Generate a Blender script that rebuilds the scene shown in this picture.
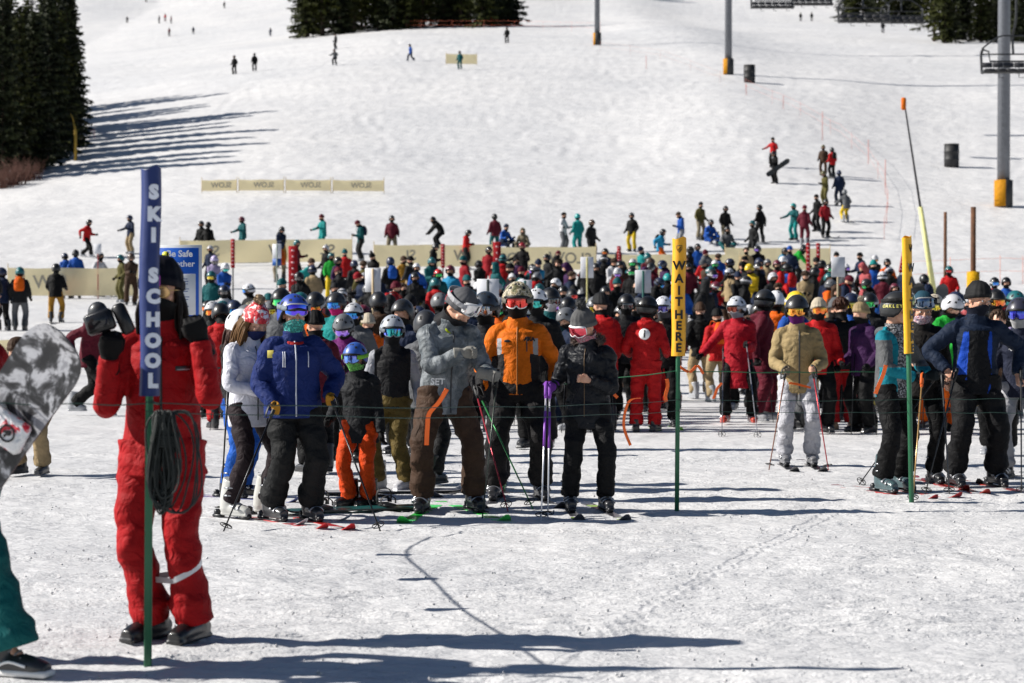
import bpy, math, random, numpy as np
from mathutils import Vector as V, Matrix as M, Euler
from mathutils.bvhtree import BVHTree
R = math.radians
rnd = random.Random(7)
scene = bpy.context.scene
for o in list(bpy.data.objects): bpy.data.objects.remove(o)
COL = scene.collection

# ------------------------------------------------------------ camera, sky, sun, exposure
FPX, HOR, CAMZ = 1991.0, 315.0, 1.55
cam_d = bpy.data.cameras.new('camera'); cam = bpy.data.objects.new('camera', cam_d); COL.objects.link(cam)
cam.location = (0, 0, CAMZ); cam_d.lens = 70; cam_d.sensor_width = 36
cam.rotation_euler = (R(90) - math.atan((341.5 - HOR) / FPX), 0, 0)
cam_d.clip_start = .1; cam_d.clip_end = 3000
cam_d.dof.use_dof = True; cam_d.dof.focus_distance = 15.4; cam_d.dof.aperture_fstop = 3.6
scene.camera = cam
SUN_EL, SUN_AZ = R(34), R(0)
sdir = V((-math.cos(SUN_AZ) * math.cos(SUN_EL), math.sin(SUN_AZ) * math.cos(SUN_EL), math.sin(SUN_EL)))
world = bpy.data.worlds.new('World'); scene.world = world; world.use_nodes = True
wn = world.node_tree.nodes; sky = wn.new('ShaderNodeTexSky'); sky.sky_type = 'NISHITA'; sky.sun_disc = False
sky.sun_elevation = SUN_EL; sky.sun_rotation = math.atan2(sdir.x, sdir.y); sky.altitude = 2800
sky.ozone_density = 1.0
bg = wn['Background']; bg.inputs[1].default_value = .05
world.node_tree.links.new(sky.outputs[0], bg.inputs[0])
sd = bpy.data.lights.new('sun', 'SUN'); sd.energy = 5.0; sd.angle = R(.5); sd.color = (1, .955, .89)
sun = bpy.data.objects.new('sun', sd); COL.objects.link(sun); sun.rotation_euler = sdir.to_track_quat('Z', 'Y').to_euler()
scene.view_settings.view_transform = 'Standard'; scene.view_settings.look = 'None'
scene.view_settings.exposure = 0.62; scene.view_settings.gamma = 1
scene.cycles.max_bounces = 6; scene.cycles.diffuse_bounces = 2; scene.cycles.glossy_bounces = 2

# ------------------------------------------------------------ terrain profile
_cp = [(-60, 0), (0, 0), (30, 0), (37, -.05), (45, .45), (55, 1.1), (65, 1.7), (75, 2.35), (80, 2.95), (85, 3.8), (90, 4.7),
       (105, 8.0), (120, 11), (150, 17.3), (180, 23.6), (240, 35), (300, 45), (400, 61), (500, 86), (600, 122), (800, 200)]
_g = np.arange(-80, 800.1, 1.0); _p = np.interp(_g, [a for a, b in _cp], [b for a, b in _cp])
_w = np.where(_g < 95, 2, 8).astype(int)
_ps = np.array([_p[max(0, i - w):i + w + 1].mean() for i, w in enumerate(_w)])
def Hnp(x, y):
    h = np.interp(y, _g, _ps)
    r = np.clip((y - 60) / 60, 0, 1)
    h = h + r * (.27 * np.sin(x / 11 + y / 31) * np.sin(y / 17 + 1.3 + x / 60) + .05 * np.sin(x / 4.1 + 1.7 * np.sin(y / 9)) * np.sin(y / 6.3 + x / 13))
    # groomed bench and its bank on the right
    h = h - np.clip((y - 92) / 30, 0, 1) * .11 * np.log1p(np.exp(np.clip((-16 - x) / 2.5, -30, 30))) * 2.5
    h = h + np.clip((y - 110) / 40, 0, 1) * .5 * np.exp(-((x - 26 - (y - 150) * .1) / 5) ** 2 - ((y - 165) / 22) ** 2)
    e = 12 + (y - 100) * .03
    h = h + np.clip((y - 85) / 40, 0, 1) * (.9 / (1 + np.exp(-(x - e - 3 * np.sin(y / 25)) / 2.2)) - 1.6 / (1 + np.exp(-(x - e - 9) / 3)))
    return h
def H(x, y): return float(Hnp(np.array(float(x)), np.array(float(y))))
def px2x(px, d): return (px - 512) / FPX * d
def onground(px, d): x = px2x(px, d); return V((x, d, H(x, d)))
def zat(py, d): return CAMZ + (HOR - py) / FPX * d
def d_for(px, py, dh=0.0):
    """distance at which something dh above the snow appears at row py"""
    ds = np.concatenate([np.arange(6, 120, .25), np.arange(120, 700, 1)])
    xs = (px - 512) / FPX * ds
    yy = HOR - (Hnp(xs, ds) + dh - CAMZ) * FPX / ds
    if dh > 1.4:
        ok = ds > 33; ds, yy = ds[ok], yy[ok]
    i = int(np.argmax(yy <= py)) if (yy <= py).any() else len(ds) - 1
    return float(ds[i])

# ------------------------------------------------------------ materials
MAT = {}
def nodes(name):
    m = bpy.data.materials.new(name); m.use_nodes = True
    nt = m.node_tree; return m, nt, nt.nodes['Principled BSDF']
def N(nt, t, **k):
    n = nt.nodes.new(t)
    for a, b in k.items():
        if a in n.inputs: n.inputs[a].default_value = b
        else: setattr(n, a, b)
    return n
def c4(c): return (c[0], c[1], c[2], 1)
def bump(nt, b, scale, dist, strength=1, detail=3, coord='Object', dis=0.0, stretch=None):
    tc = N(nt, 'ShaderNodeTexCoord'); n = N(nt, 'ShaderNodeTexNoise', Scale=scale, Detail=detail, Distortion=dis)
    src = tc.outputs[coord]
    if stretch:
        mp = N(nt, 'ShaderNodeMapping'); mp.inputs['Scale'].default_value = stretch
        nt.links.new(src, mp.inputs[0]); src = mp.outputs[0]
    nt.links.new(src, n.inputs['Vector'])
    bp = N(nt, 'ShaderNodeBump', Strength=strength, Distance=dist)
    nt.links.new(n.outputs['Fac'], bp.inputs['Height'])
    prev = b.inputs['Normal'].links[0].from_socket if b.inputs['Normal'].links else None
    if prev: nt.links.new(prev, bp.inputs['Normal'])
    nt.links.new(bp.outputs[0], b.inputs['Normal']); return n
def crease(nt, b, wr):
    bump(nt, b, 11, wr * .8, .8, 3, dis=1.4)
    n = bump(nt, b, 4.2, wr * 1.3, .9, 2, dis=.5, stretch=(1, 1, 1.7)); n.noise_type = 'RIDGED_MULTIFRACTAL'; n.inputs['Roughness'].default_value = .45
def fabric(c, rough=.7, wr=.032, name='fabric'):
    c = tuple(v * (.42 if max(c) < .05 else .72) * (1 if v > .3 * max(c) else .8) for v in c)
    k = ('f', tuple(round(v, 3) for v in c), rough, wr)
    if k in MAT: return MAT[k]
    m, nt, b = nodes(name); b.inputs['Roughness'].default_value = rough
    b.inputs['Specular IOR Level'].default_value = .16
    tc = N(nt, 'ShaderNodeTexCoord'); n = N(nt, 'ShaderNodeTexNoise', Scale=7, Detail=4)
    nt.links.new(tc.outputs['Object'], n.inputs['Vector'])
    cr = N(nt, 'ShaderNodeValToRGB'); cr.color_ramp.elements[0].position = .3; cr.color_ramp.elements[1].position = .72
    cr.color_ramp.elements[0].color = c4([v * .8 for v in c]); cr.color_ramp.elements[1].color = c4([min(1, v * 1.12) for v in c])
    nt.links.new(n.outputs['Fac'], cr.inputs[0]); nt.links.new(cr.outputs[0], b.inputs['Base Color'])
    crease(nt, b, wr); bump(nt, b, 260, .0010, .5, 1)
    MAT[k] = m; return m
def plain(c, rough=.5, metal=0.0, name='paint', coat=0.0, bmp=0.0, vary=.12):
    k = ('p', tuple(round(v, 3) for v in c), rough, metal, coat, bmp, vary)
    if k in MAT: return MAT[k]
    m, nt, b = nodes(name); b.inputs['Roughness'].default_value = rough; b.inputs['Metallic'].default_value = metal
    b.inputs['Coat Weight'].default_value = coat; b.inputs['Coat Roughness'].default_value = .12
    tc = N(nt, 'ShaderNodeTexCoord'); n = N(nt, 'ShaderNodeTexNoise', Scale=5, Detail=5)
    nt.links.new(tc.outputs['Object'], n.inputs['Vector'])
    cr = N(nt, 'ShaderNodeValToRGB'); cr.color_ramp.elements[0].position = .35; cr.color_ramp.elements[1].position = .7
    cr.color_ramp.elements[0].color = c4([v * (1 - vary) for v in c]); cr.color_ramp.elements[1].color = c4([min(1, v * (1 + vary)) for v in c])
    nt.links.new(n.outputs['Fac'], cr.inputs[0]); nt.links.new(cr.outputs[0], b.inputs['Base Color'])
    if bmp: bump(nt, b, 40, bmp, .7)
    MAT[k] = m; return m
def blotch(cols, scale, name='patterned_fabric', rough=.65, sharp=.04, wr=.04, vor=False):
    """pattern of several dyed or printed colours"""
    k = ('b', tuple(cols), scale, vor)
    if k in MAT: return MAT[k]
    m, nt, b = nodes(name); b.inputs['Roughness'].default_value = rough
    tc = N(nt, 'ShaderNodeTexCoord')
    if vor: n = N(nt, 'ShaderNodeTexVoronoi', Scale=scale); out = n.outputs['Color']; sep = N(nt, 'ShaderNodeSeparateColor'); nt.links.new(out, sep.inputs[0]); out = sep.outputs[0]
    else: n = N(nt, 'ShaderNodeTexNoise', Scale=scale, Detail=4, Roughness=.65, Distortion=.6); out = n.outputs['Fac']
    nt.links.new(tc.outputs['Object'], n.inputs['Vector'])
    cr = N(nt, 'ShaderNodeValToRGB'); els = cr.color_ramp.elements
    q = len(cols); lo, hi = (.0, 1.) if vor else (.36, .64)
    els[0].position = 0; els[0].color = c4(cols[0]); els[1].position = 1; els[1].color = c4(cols[-1])
    for i in range(1, q):
        t = lo + (hi - lo) * i / q
        e = els.new(max(0.001, t - sharp / 2)); e.color = c4(cols[i - 1]); e = els.new(min(.999, t + sharp / 2)); e.color = c4(cols[i])
    nt.links.new(out, cr.inputs[0]); nt.links.new(cr.outputs[0], b.inputs['Base Color'])
    crease(nt, b, wr)
    MAT[k] = m; return m
def lens(c1, c2):
    k = ('l', c1, c2)
    if k in MAT: return MAT[k]
    m, nt, b = nodes('goggle_lens'); b.inputs['Metallic'].default_value = .85; b.inputs['Roughness'].default_value = .09
    b.inputs['Coat Weight'].default_value = 1
    tc = N(nt, 'ShaderNodeTexCoord'); n = N(nt, 'ShaderNodeTexNoise', Scale=11, Detail=0)
    nt.links.new(tc.outputs['Object'], n.inputs['Vector'])
    cr = N(nt, 'ShaderNodeValToRGB'); cr.color_ramp.elements[0].position = .38; cr.color_ramp.elements[1].position = .6
    cr.color_ramp.elements[0].color = c4(c1); cr.color_ramp.elements[1].color = c4(c2)
    nt.links.new(n.outputs['Fac'], cr.inputs[0]); nt.links.new(cr.outputs[0], b.inputs['Base Color'])
    MAT[k] = m; return m
BLK = (.005, .005, .006); DK = (.010, .0105, .013); CHAR = (.024, .025, .028); GREY = (.2, .21, .22); LGREY = (.42, .43, .45)
WHT = (.8, .8, .8); RED = (.55, .012, .015); DRED = (.33, .012, .022); MAROON = (.13, .012, .03); ORANGE = (.85, .17, .006)
NAVY = (.012, .028, .13); DNAVY = (.012, .02, .055); BLUE = (.015, .12, .45); SKYB = (.03, .3, .55); TEAL = (.01, .28, .27); DTEAL = (.008, .11, .12)
GREEN = (.02, .4, .05); OLIVE = (.12, .105, .035); TAN = (.42, .31, .17); BROWN = (.07, .038, .022); YEL = (.75, .52, .02); MUST = (.42, .21, .03)
PURP = (.17, .015, .16); DPURP = (.05, .015, .07); PINK = (.75, .03, .25); ROSE = (.5, .13, .14); CREAM = (.6, .52, .4); KHAKI = (.25, .21, .14); SKIN = (.55, .3, .2)
skinm, nt, b = nodes('skin'); b.inputs['Base Color'].default_value = c4(SKIN); b.inputs['Roughness'].default_value = .5; b.inputs['Subsurface Weight'].default_value = .1
b.inputs['Subsurface Scale'].default_value = .01; bump(nt, b, 120, .0006, .5)
def snow_mat():
    m, nt, b = nodes('snow')
    b.inputs['Base Color'].default_value = (.74,.74,.75,1); b.inputs['Roughness'].default_value = .55
    b.inputs['Specular IOR Level'].default_value = .35
    tc = N(nt, 'ShaderNodeTexCoord')
    n0 = N(nt, 'ShaderNodeTexNoise', Scale=.35, Detail=6, Roughness=.6); nt.links.new(tc.outputs['Object'], n0.inputs['Vector'])
    cr = N(nt, 'ShaderNodeValToRGB'); cr.color_ramp.elements[0].position = .3; cr.color_ramp.elements[1].position = .65
    cr.color_ramp.elements[0].color = (.615, .61, .61, 1); cr.color_ramp.elements[1].color = (.71, .70, .69, 1)
    nt.links.new(n0.outputs['Fac'], cr.inputs[0])
    n1 = N(nt, 'ShaderNodeTexNoise', Scale=.05, Detail=5, Roughness=.6); mp = N(nt, 'ShaderNodeMapping'); mp.inputs['Scale'].default_value = (1, .45, 1)
    nt.links.new(tc.outputs['Object'], mp.inputs[0]); nt.links.new(mp.outputs[0], n1.inputs['Vector'])
    c2 = N(nt, 'ShaderNodeValToRGB'); c2.color_ramp.elements[0].position = .38; c2.color_ramp.elements[1].position = .6; c2.color_ramp.elements[0].color = (.89, .90, .915, 1); c2.color_ramp.elements[1].color = (1, 1, 1, 1)
    nt.links.new(n1.outputs['Fac'], c2.inputs[0]); mx = N(nt, 'ShaderNodeMix'); mx.data_type = 'RGBA'; mx.blend_type = 'MULTIPLY'; mx.inputs[0].default_value = 1
    nt.links.new(cr.outputs[0], mx.inputs[6]); nt.links.new(c2.outputs[0], mx.inputs[7]); nt.links.new(mx.outputs[2], b.inputs['Base Color'])
    bump(nt, b, 1.1, .12, .8, 5)                       # soft lumps far and near
    bump(nt, b, 18, .026, .8, 6, stretch=(.45, 1, 1))
    bump(nt, b, .9, .16, .8, 6, stretch=(.35, 1.5, 1), dis=.6)    # crust, scraped crumbs
    bump(nt, b, 4, .035, .8, 4, stretch=(.16, 2.4, 1), dis=.5)   # sideways scrape lines
    bump(nt, b, 70, .008, 1, 3, stretch=(.6, 1, 1))
    return m
SNOW = snow_mat()
def mplain(c, **k): return plain(c, **k)

# ------------------------------------------------------------ geometry kit
class G:
    def __init__(s): s.v = []; s.f = []; s.m = []
    def add(s, vs, fs, mi=0):
        o = len(s.v); s.v += [tuple(p) for p in vs]; s.f += [tuple(i + o for i in f) for f in fs]; s.m += [mi] * len(fs)
    def tube(s, pts, rad, n=10, side=None, fold=None, mi=0, res=1, cap=True):
        pts = [V(p) for p in pts]; k = len(pts)
        rad = [(r, r) if not isinstance(r, (tuple, list)) else r for r in rad]
        if res > 1:
            P, Q = [], []
            for i in range(k - 1):
                p0, p1, p2, p3 = pts[max(0, i - 1)], pts[i], pts[i + 1], pts[min(k - 1, i + 2)]
                for j in range(res):
                    t = j / res
                    P.append(.5 * ((2 * p1) + (p2 - p0) * t + (2 * p0 - 5 * p1 + 4 * p2 - p3) * t * t + (3 * p1 - p0 - 3 * p2 + p3) * t ** 3))
                    tt = t * t * (3 - 2 * t)
                    Q.append(tuple(rad[i][q] * (1 - tt) + rad[i + 1][q] * tt for q in (0, 1)))
            P.append(pts[-1]); Q.append(rad[-1]); pts, rad, k = P, Q, len(P)
        vs = []; prev = None; L = 0; tot = sum((pts[i + 1] - pts[i]).length for i in range(k - 1)) or 1
        for i in range(k):
            t = (pts[min(k - 1, i + 1)] - pts[max(0, i - 1)])
            t = t.normalized() if t.length > 1e-9 else V((0, 0, 1))
            if i: L += (pts[i] - pts[i - 1]).length
            a = V(side) if side is not None else (prev if prev is not None else (V((1, 0, 0)) if abs(t.x) < .8 else V((0, 1, 0))))
            a = a - t * a.dot(t)
            a = a.normalized() if a.length > 1e-6 else t.orthogonal().normalized()
            bb = t.cross(a); prev = a
            for j in range(n):
                ph = 2 * math.pi * j / n; w = 1
                if fold:
                    am, fr, ph0 = fold
                    w = 1 + am * math.sin(fr * L * 6.283 + 1.9 * math.sin(ph + ph0) + ph0 * 3) * (.55 + .45 * math.sin(L * 9 + ph0 + ph)) + .4 * am * math.sin(fr * L * 13 + 2 * ph + ph0)
                vs.append(pts[i] + a * (rad[i][0] * math.cos(ph) * w) + bb * (rad[i][1] * math.sin(ph) * w))
        fs = [(i * n + j, i * n + (j + 1) % n, (i + 1) * n + (j + 1) % n, (i + 1) * n + j) for i in range(k - 1) for j in range(n)]
        if cap: fs += [tuple(reversed(range(n))), tuple((k - 1) * n + j for j in range(n))]
        s.add(vs, fs, mi)
    def ell(s, c, r, n=14, m=9, rot=None, mi=0):
        c = V(c); r = (r, r, r) if not isinstance(r, (tuple, list)) else r
        vs = [V((0, 0, -r[2]))]
        for i in range(1, m):
            th = -math.pi / 2 + math.pi * i / m
            vs += [V((r[0] * math.cos(th) * math.cos(2 * math.pi * j / n), r[1] * math.cos(th) * math.sin(2 * math.pi * j / n), r[2] * math.sin(th))) for j in range(n)]
        vs.append(V((0, 0, r[2])))
        if rot: vs = [rot @ v for v in vs]
        vs = [v + c for v in vs]
        fs = [(0, 1 + (j + 1) % n, 1 + j) for j in range(n)]
        for i in range(m - 2):
            a = 1 + i * n; fs += [(a + j, a + (j + 1) % n, a + n + (j + 1) % n, a + n + j) for j in range(n)]
        a = 1 + (m - 2) * n; fs += [(a + j, a + (j + 1) % n, len(vs) - 1) for j in range(n)]
        s.add(vs, fs, mi)
    def box(s, c, d, rot=None, mi=0, bev=.0):
        c = V(c); x, y, z = [q / 2 for q in d]
        if bev:
            b = min(bev, x * .49, y * .49, z * .49); vs = []; 
            for zz, ins in ((-z, b), (-z + b, 0), (z - b, 0), (z, b)):
                for sx, sy in ((1, 1), (-1, 1), (-1, -1), (1, -1)):
                    X, Y = x - ins, y - ins
                    for (px, py) in (((X, Y - b), (X - b, Y)) if sx * sy > 0 else ((X - b, Y), (X, Y - b))):
                        vs.append(V((sx * px, sy * py, zz)))
            n = 8; fs = [(i * n + j, i * n + (j + 1) % n, (i + 1) * n + (j + 1) % n, (i + 1) * n + j) for i in range(3) for j in range(n)]
            fs += [tuple(reversed(range(n))), tuple(3 * n + j for j in range(n))]
        else:
            vs = [V((sx * x, sy * y, sz * z)) for sz in (-1, 1) for sx, sy in ((1, 1), (-1, 1), (-1, -1), (1, -1))]
            fs = [(3, 2, 1, 0), (4, 5, 6, 7)] + [(i, (i + 1) % 4, 4 + (i + 1) % 4, 4 + i) for i in range(4)]
        if rot: vs = [rot @ v for v in vs]
        s.add([v + c for v in vs], fs, mi)
    def xf(s, mat): s.v = [tuple(mat @ V(p)) for p in s.v]; return s
    def join(s, g, mat=None): s.add([mat @ V(p) for p in g.v] if mat else g.v, g.f, 0); return s
    def mesh(s, name, mats, smooth=True):
        me = bpy.data.meshes.new(name); me.from_pydata(s.v, [], s.f)
        for m in mats: me.materials.append(m)
        me.polygons.foreach_set('material_index', s.m)
        if smooth: me.shade_smooth()
        me.update(); return me
def obj(name, me, parent=None, mat=None, loc=None, mats=None, matrix=None):
    o = bpy.data.objects.new(name, me); COL.objects.link(o)
    if parent: o.parent = parent
    if matrix is not None: o.matrix_local = matrix
    if loc is not None: o.location = loc
    if mats:
        for i, m in enumerate(mats):
            if i < len(o.material_slots): o.material_slots[i].link = 'OBJECT'; o.material_slots[i].material = m
    return o
def thing(name, label, cat, loc=(0, 0, 0), rz=0, group=None, sc=1):
    o = bpy.data.objects.new(name, None); COL.objects.link(o); o.empty_display_size = .2
    o.location = loc; o.rotation_euler = (0, 0, rz); o.scale = (sc,) * 3
    return tag(o, label, cat, group)
def tag(o, label=None, cat=None, group=None, kind=None):
    if label: o['label'] = label
    if cat: o['category'] = cat
    if group: o['group'] = group
    if kind: o['kind'] = kind
    return o
def remesh(g, voxel, name, nslots=1, smooth=2):
    me = bpy.data.meshes.new('t'); me.from_pydata(g.v, [], g.f); me.update()
    o = bpy.data.objects.new('t', me); COL.objects.link(o)
    a = o.modifiers.new('r', 'REMESH'); a.mode = 'VOXEL'; a.voxel_size = voxel; a.use_smooth_shade = True
    if smooth: b = o.modifiers.new('s', 'SMOOTH'); b.factor = .5; b.iterations = smooth
    dg = bpy.context.evaluated_depsgraph_get()
    out = bpy.data.meshes.new_from_object(o.evaluated_get(dg)); out.name = name
    bpy.data.objects.remove(o); bpy.data.meshes.remove(me)
    out.materials.clear()
    for i in range(nslots): out.materials.append(None)
    out.shade_smooth(); return out
def zones(me, fn):
    for p in me.polygons: p.material_index = fn(p.center, p.normal)
_txt = {}
def text_mesh(s, size, ext=.001, mat=None, bold=.0, align='CENTER'):
    k = (s, size, ext, mat.name if mat else '', bold, align)
    if k in _txt: return _txt[k]
    c = bpy.data.curves.new('lettering', 'FONT'); c.body = s; c.size = size; c.extrude = ext; c.align_x = align; c.align_y = 'CENTER'; c.offset = bold; c.resolution_u = 3
    o = bpy.data.objects.new('t', c); COL.objects.link(o)
    me = bpy.data.meshes.new_from_object(o.evaluated_get(bpy.context.evaluated_depsgraph_get()))
    bpy.data.objects.remove(o); bpy.data.curves.remove(c)
    me.name = 'lettering'; me.materials.clear()
    if mat: me.materials.append(mat)
    _txt[k] = me; return me
def mat_axes(o, x, y, z):
    m = M.Identity(4)
    for i, a in enumerate((x, y, z)):
        for r in range(3): m[r][i] = a[r]
    for r in range(3): m[r][3] = o[r]
    return m

# ------------------------------------------------------------ snow ground: one polar sheet round the camera
def ground():
    az = np.concatenate([np.linspace(-180, -40, 60), np.linspace(-38, -17, 50), np.linspace(-16.5, 16.5, 640), np.linspace(17, 38, 50), np.linspace(40, 178, 59)])
    rr = np.concatenate([[.02, 1.5, 3, 4.5, 6], np.geomspace(6.6, 30, 520), np.geomspace(30.3, 90, 160), np.geomspace(91, 760, 220)])
    A, Q = np.meshgrid(np.radians(az), rr); X = Q * np.sin(A); Y = Q * np.cos(A); Z = Hnp(X, Y)
    near = np.clip((40 - Q) / 20, 0, 1) * np.clip((Q - 5) / 2, 0, 1)
    rg = np.random.RandomState(3)
    def lump(fx, fy, k):
        s = 0
        for i in range(k):
            a, b, ph, w = rg.uniform(-fx, fx), rg.uniform(-fy, fy), rg.uniform(0, 6.28), rg.uniform(-1, 1)
            s = s + w * np.sin(X * a + Y * b + ph + 1.2 * np.sin(X * b * .6 - Y * a * .5 + ph * 2))
        return s / math.sqrt(k)
    Z = Z + near * (.009 * lump(5, 12, 12) + .008 * np.abs(lump(12, 40, 14)) - .008)
    # ski tracks: shallow parallel grooves drawn across the flat
    for i in range(64):
        x0, y0, a = rg.uniform(-4, 5), rg.uniform(8.5, 24), rg.uniform(-.3, .3)
        u = (X - x0) * math.cos(a) + (Y - y0) * math.sin(a); w = -(X - x0) * math.sin(a) + (Y - y0) * math.cos(a) + .15 * np.sin(u * .7 + i)
        Ln = rg.uniform(2, 5); m = near * np.clip((Ln - np.abs(u)) / .5, 0, 1)
        for off in (0, .16):
            q = (w - off) / .035; Z = Z - m * .012 * np.exp(-q * q) + m * .007 * np.exp(-((np.abs(q) - 1.7) / .6) ** 2)
    # carved tracks on the hill
    far = np.clip((Q - 95) / 20, 0, 1)
    for i in range(34):
        x0, a, am, wl, ph = rg.uniform(-60, 60), rg.uniform(-.15, .15), rg.uniform(1, 5), rg.uniform(16, 40), rg.uniform(0, 6)
        q = (X - x0 - a * Y - am * np.sin(Y / wl * 6.28 + ph)) / .35; Z = Z - far * .018 * np.exp(-q * q) + far * .012 * np.exp(-((np.abs(q) - 1.6) / .6) ** 2)
    Z = Z + far * (.022 * lump(1.3, .9, 12) + .018 * lump(4, 3, 12))
    na, nr = len(az), len(rr)
    vs = np.stack([X, Y, Z], -1).reshape(-1, 3)
    i, j = np.meshgrid(np.arange(nr - 1), np.arange(na), indexing='ij'); j2 = (j + 1) % na
    fs = np.stack([i * na + j, i * na + j2, (i + 1) * na + j2, (i + 1) * na + j], -1).reshape(-1, 4)
    me = bpy.data.meshes.new('snow_ground'); me.vertices.add(len(vs)); me.vertices.foreach_set('co', vs.ravel().astype('f'))
    me.loops.add(fs.size); me.loops.foreach_set('vertex_index', fs.ravel().astype('i')); me.polygons.add(len(fs))
    me.polygons.foreach_set('loop_start', np.arange(0, fs.size, 4).astype('i')); me.polygons.foreach_set('loop_total', np.full(len(fs), 4, 'i'))
    me.update(calc_edges=True)
    # fill the small hole under the camera
    me.materials.append(SNOW); me.shade_smooth(); me.flip_normals() if me.polygons[1000].normal.z < 0 else None
    return tag(obj('snow_ground', me), kind='structure')
ground()

# ------------------------------------------------------------ people kit
def ik(a, c, l1, l2, pole):
    a, c = V(a), V(c); d = c - a; L = min(d.length, (l1 + l2) * .999); u = d.normalized()
    x = (l1 * l1 - l2 * l2 + L * L) / (2 * L); h = math.sqrt(max(0, l1 * l1 - x * x))
    p = V(pole); p = p - u * p.dot(u); p = p.normalized() if p.length > 1e-5 else u.orthogonal()
    return a + u * x + p * h, a + u * L
class Pose: pass
def solve(feet=((-.13, 0, 0), (.13, 0, 0)), toe=(12, -12), pelvis=(0, 0, .93), lean=3, side=0, twist=0, ht=(0, 0, 0),
          hands=((-.33, -.12, .84), (.33, -.12, .84)), elb=((-.3, .9, -.3), (.3, .9, -.3)), knee=(None, None), sole=.05, fingers=(None, None)):
    """ht = head yaw, pitch (+ looks down), roll; toe = toe turn per foot, + turns to -x; every figure faces -y"""
    p = Pose(); p.pel = V(pelvis); p.toe = toe; p.sole = sole
    up = V((math.sin(R(side)), -math.sin(R(lean)), math.cos(R(lean)) * math.cos(R(side)))).normalized()
    mid = V((0, 0, 1)).lerp(up, .4).normalized()
    p.up = up; p.waist = p.pel + mid * .2; p.chest = p.waist + mid.lerp(up, .8).normalized() * .18; p.neck = p.chest + up * .15
    ax = V((math.cos(R(twist)), math.sin(R(twist)), math.sin(R(side)) * -.8)).normalized(); p.ax = ax
    p.sh = [p.neck + ax * (s * .168) - up * .072 for s in (-1, 1)]
    hx = V((math.cos(R(twist * .35)), math.sin(R(twist * .35)), 0)); p.hx = hx
    p.hip = [p.pel + hx * (s * .095) - V((0, 0, .02)) for s in (-1, 1)]
    p.ank = []; p.kn = []; p.fwd = []
    for i in (0, 1):
        f = V(feet[i]); fd = V((-math.sin(R(toe[i])), -math.cos(R(toe[i])), 0)); p.fwd.append(fd)
        an = f + V((0, 0, .09 + sole)) - fd * 0.0
        k, an2 = ik(p.hip[i], an, .405, .395, knee[i] or fd * 1.0 + V(((-1, 1)[i] * .12, 0, 0))); p.kn.append(k); p.ank.append(an2)
    p.feet = [V(f) for f in feet]
    p.el = []; p.wr = []
    for i in (0, 1):
        e, w = ik(p.sh[i], hands[i], .30, .27, V(elb[i])); p.el.append(e); p.wr.append(w)
    hy, hp, hr = ht
    rot = (Euler((0, 0, R(twist * .5 - hy)), 'XYZ').to_matrix() @ Euler((R(hp), 0, 0)).to_matrix() @ Euler((0, R(hr), 0)).to_matrix())
    hc = p.neck + up * .065 + (rot @ V((0, -.02, .112)))
    p.head = M.Translation(hc + up * .008) @ rot.to_4x4() @ M.Scale(1.07, 4); p.fingers = fingers
    # hand frames: x towards the thumb, y along the fingers, z out of the back of the hand
    p.hand = []
    for i in (0, 1):
        s = (-1, 1)[i]; y = (p.wr[i] - p.el[i]).normalized()
        fr = fingers[i]
        if fr: x = V(fr[0]); y = V(fr[1]) if fr[1] else y
        else: x = V((-s * .3, -1, .25))
        y = y.normalized(); x = (x - y * x.dot(y)).normalized(); z = x.cross(y) * (1 if s < 0 else -1)
        p.hand.append(mat_axes(p.wr[i], x, y, -z if False else z))
    return p
def hand_geo(g, mat, curl=60, fat=1.0, spread=0):
    """palm, four fingers of unequal length and a thumb leaving the side of the palm"""
    h = G(); f = fat
    h.tube([(0, -.03, 0), (.0, .005, 0), (.002, .045, 0), (.002, .088, -.002)], [(.026 * f, .022 * f), (.031 * f, .019 * f), (.041 * f, .019 * f), (.038 * f, .014 * f)], 12, side=(1, 0, 0), res=2)
    for k, (x, L) in enumerate(((.031, .070), (.011, .080), (-.010, .074), (-.030, .058))):
        a = 0; p = V((x, .080, -.001)); pts = [p - V((0, .02, 0)), p.copy()]
        for q, sg in enumerate((.45, .31, .24)):
            a += R(curl * (1.0, 1.15, .8)[q] + k * 2)
            p = p + V((x * .12 * spread, math.cos(a), -math.sin(a))) * L * sg; pts.append(p.copy())
        h.tube(pts, [.0095 * f] * 2 + [.0093 * f, .0086 * f, .0072 * f], 7, side=(1, 0, 0))
    c = R(curl * .55)
    h.tube([(.018, .01, -.004), (.042, .032, -.012 - .01 * math.sin(c)), (.052 - .012 * math.sin(c), .058, -.022 - .03 * math.sin(c)), (.045 - .03 * math.sin(c), .08 - .01 * math.sin(c), -.03 - .04 * math.sin(c))],
           [.014 * f, .0125 * f, .0105 * f, .0085 * f], 8)
    g.join(h, mat)
def grip(p, i): return p.hand[i] @ V((0.0, .075, -.032))
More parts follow.
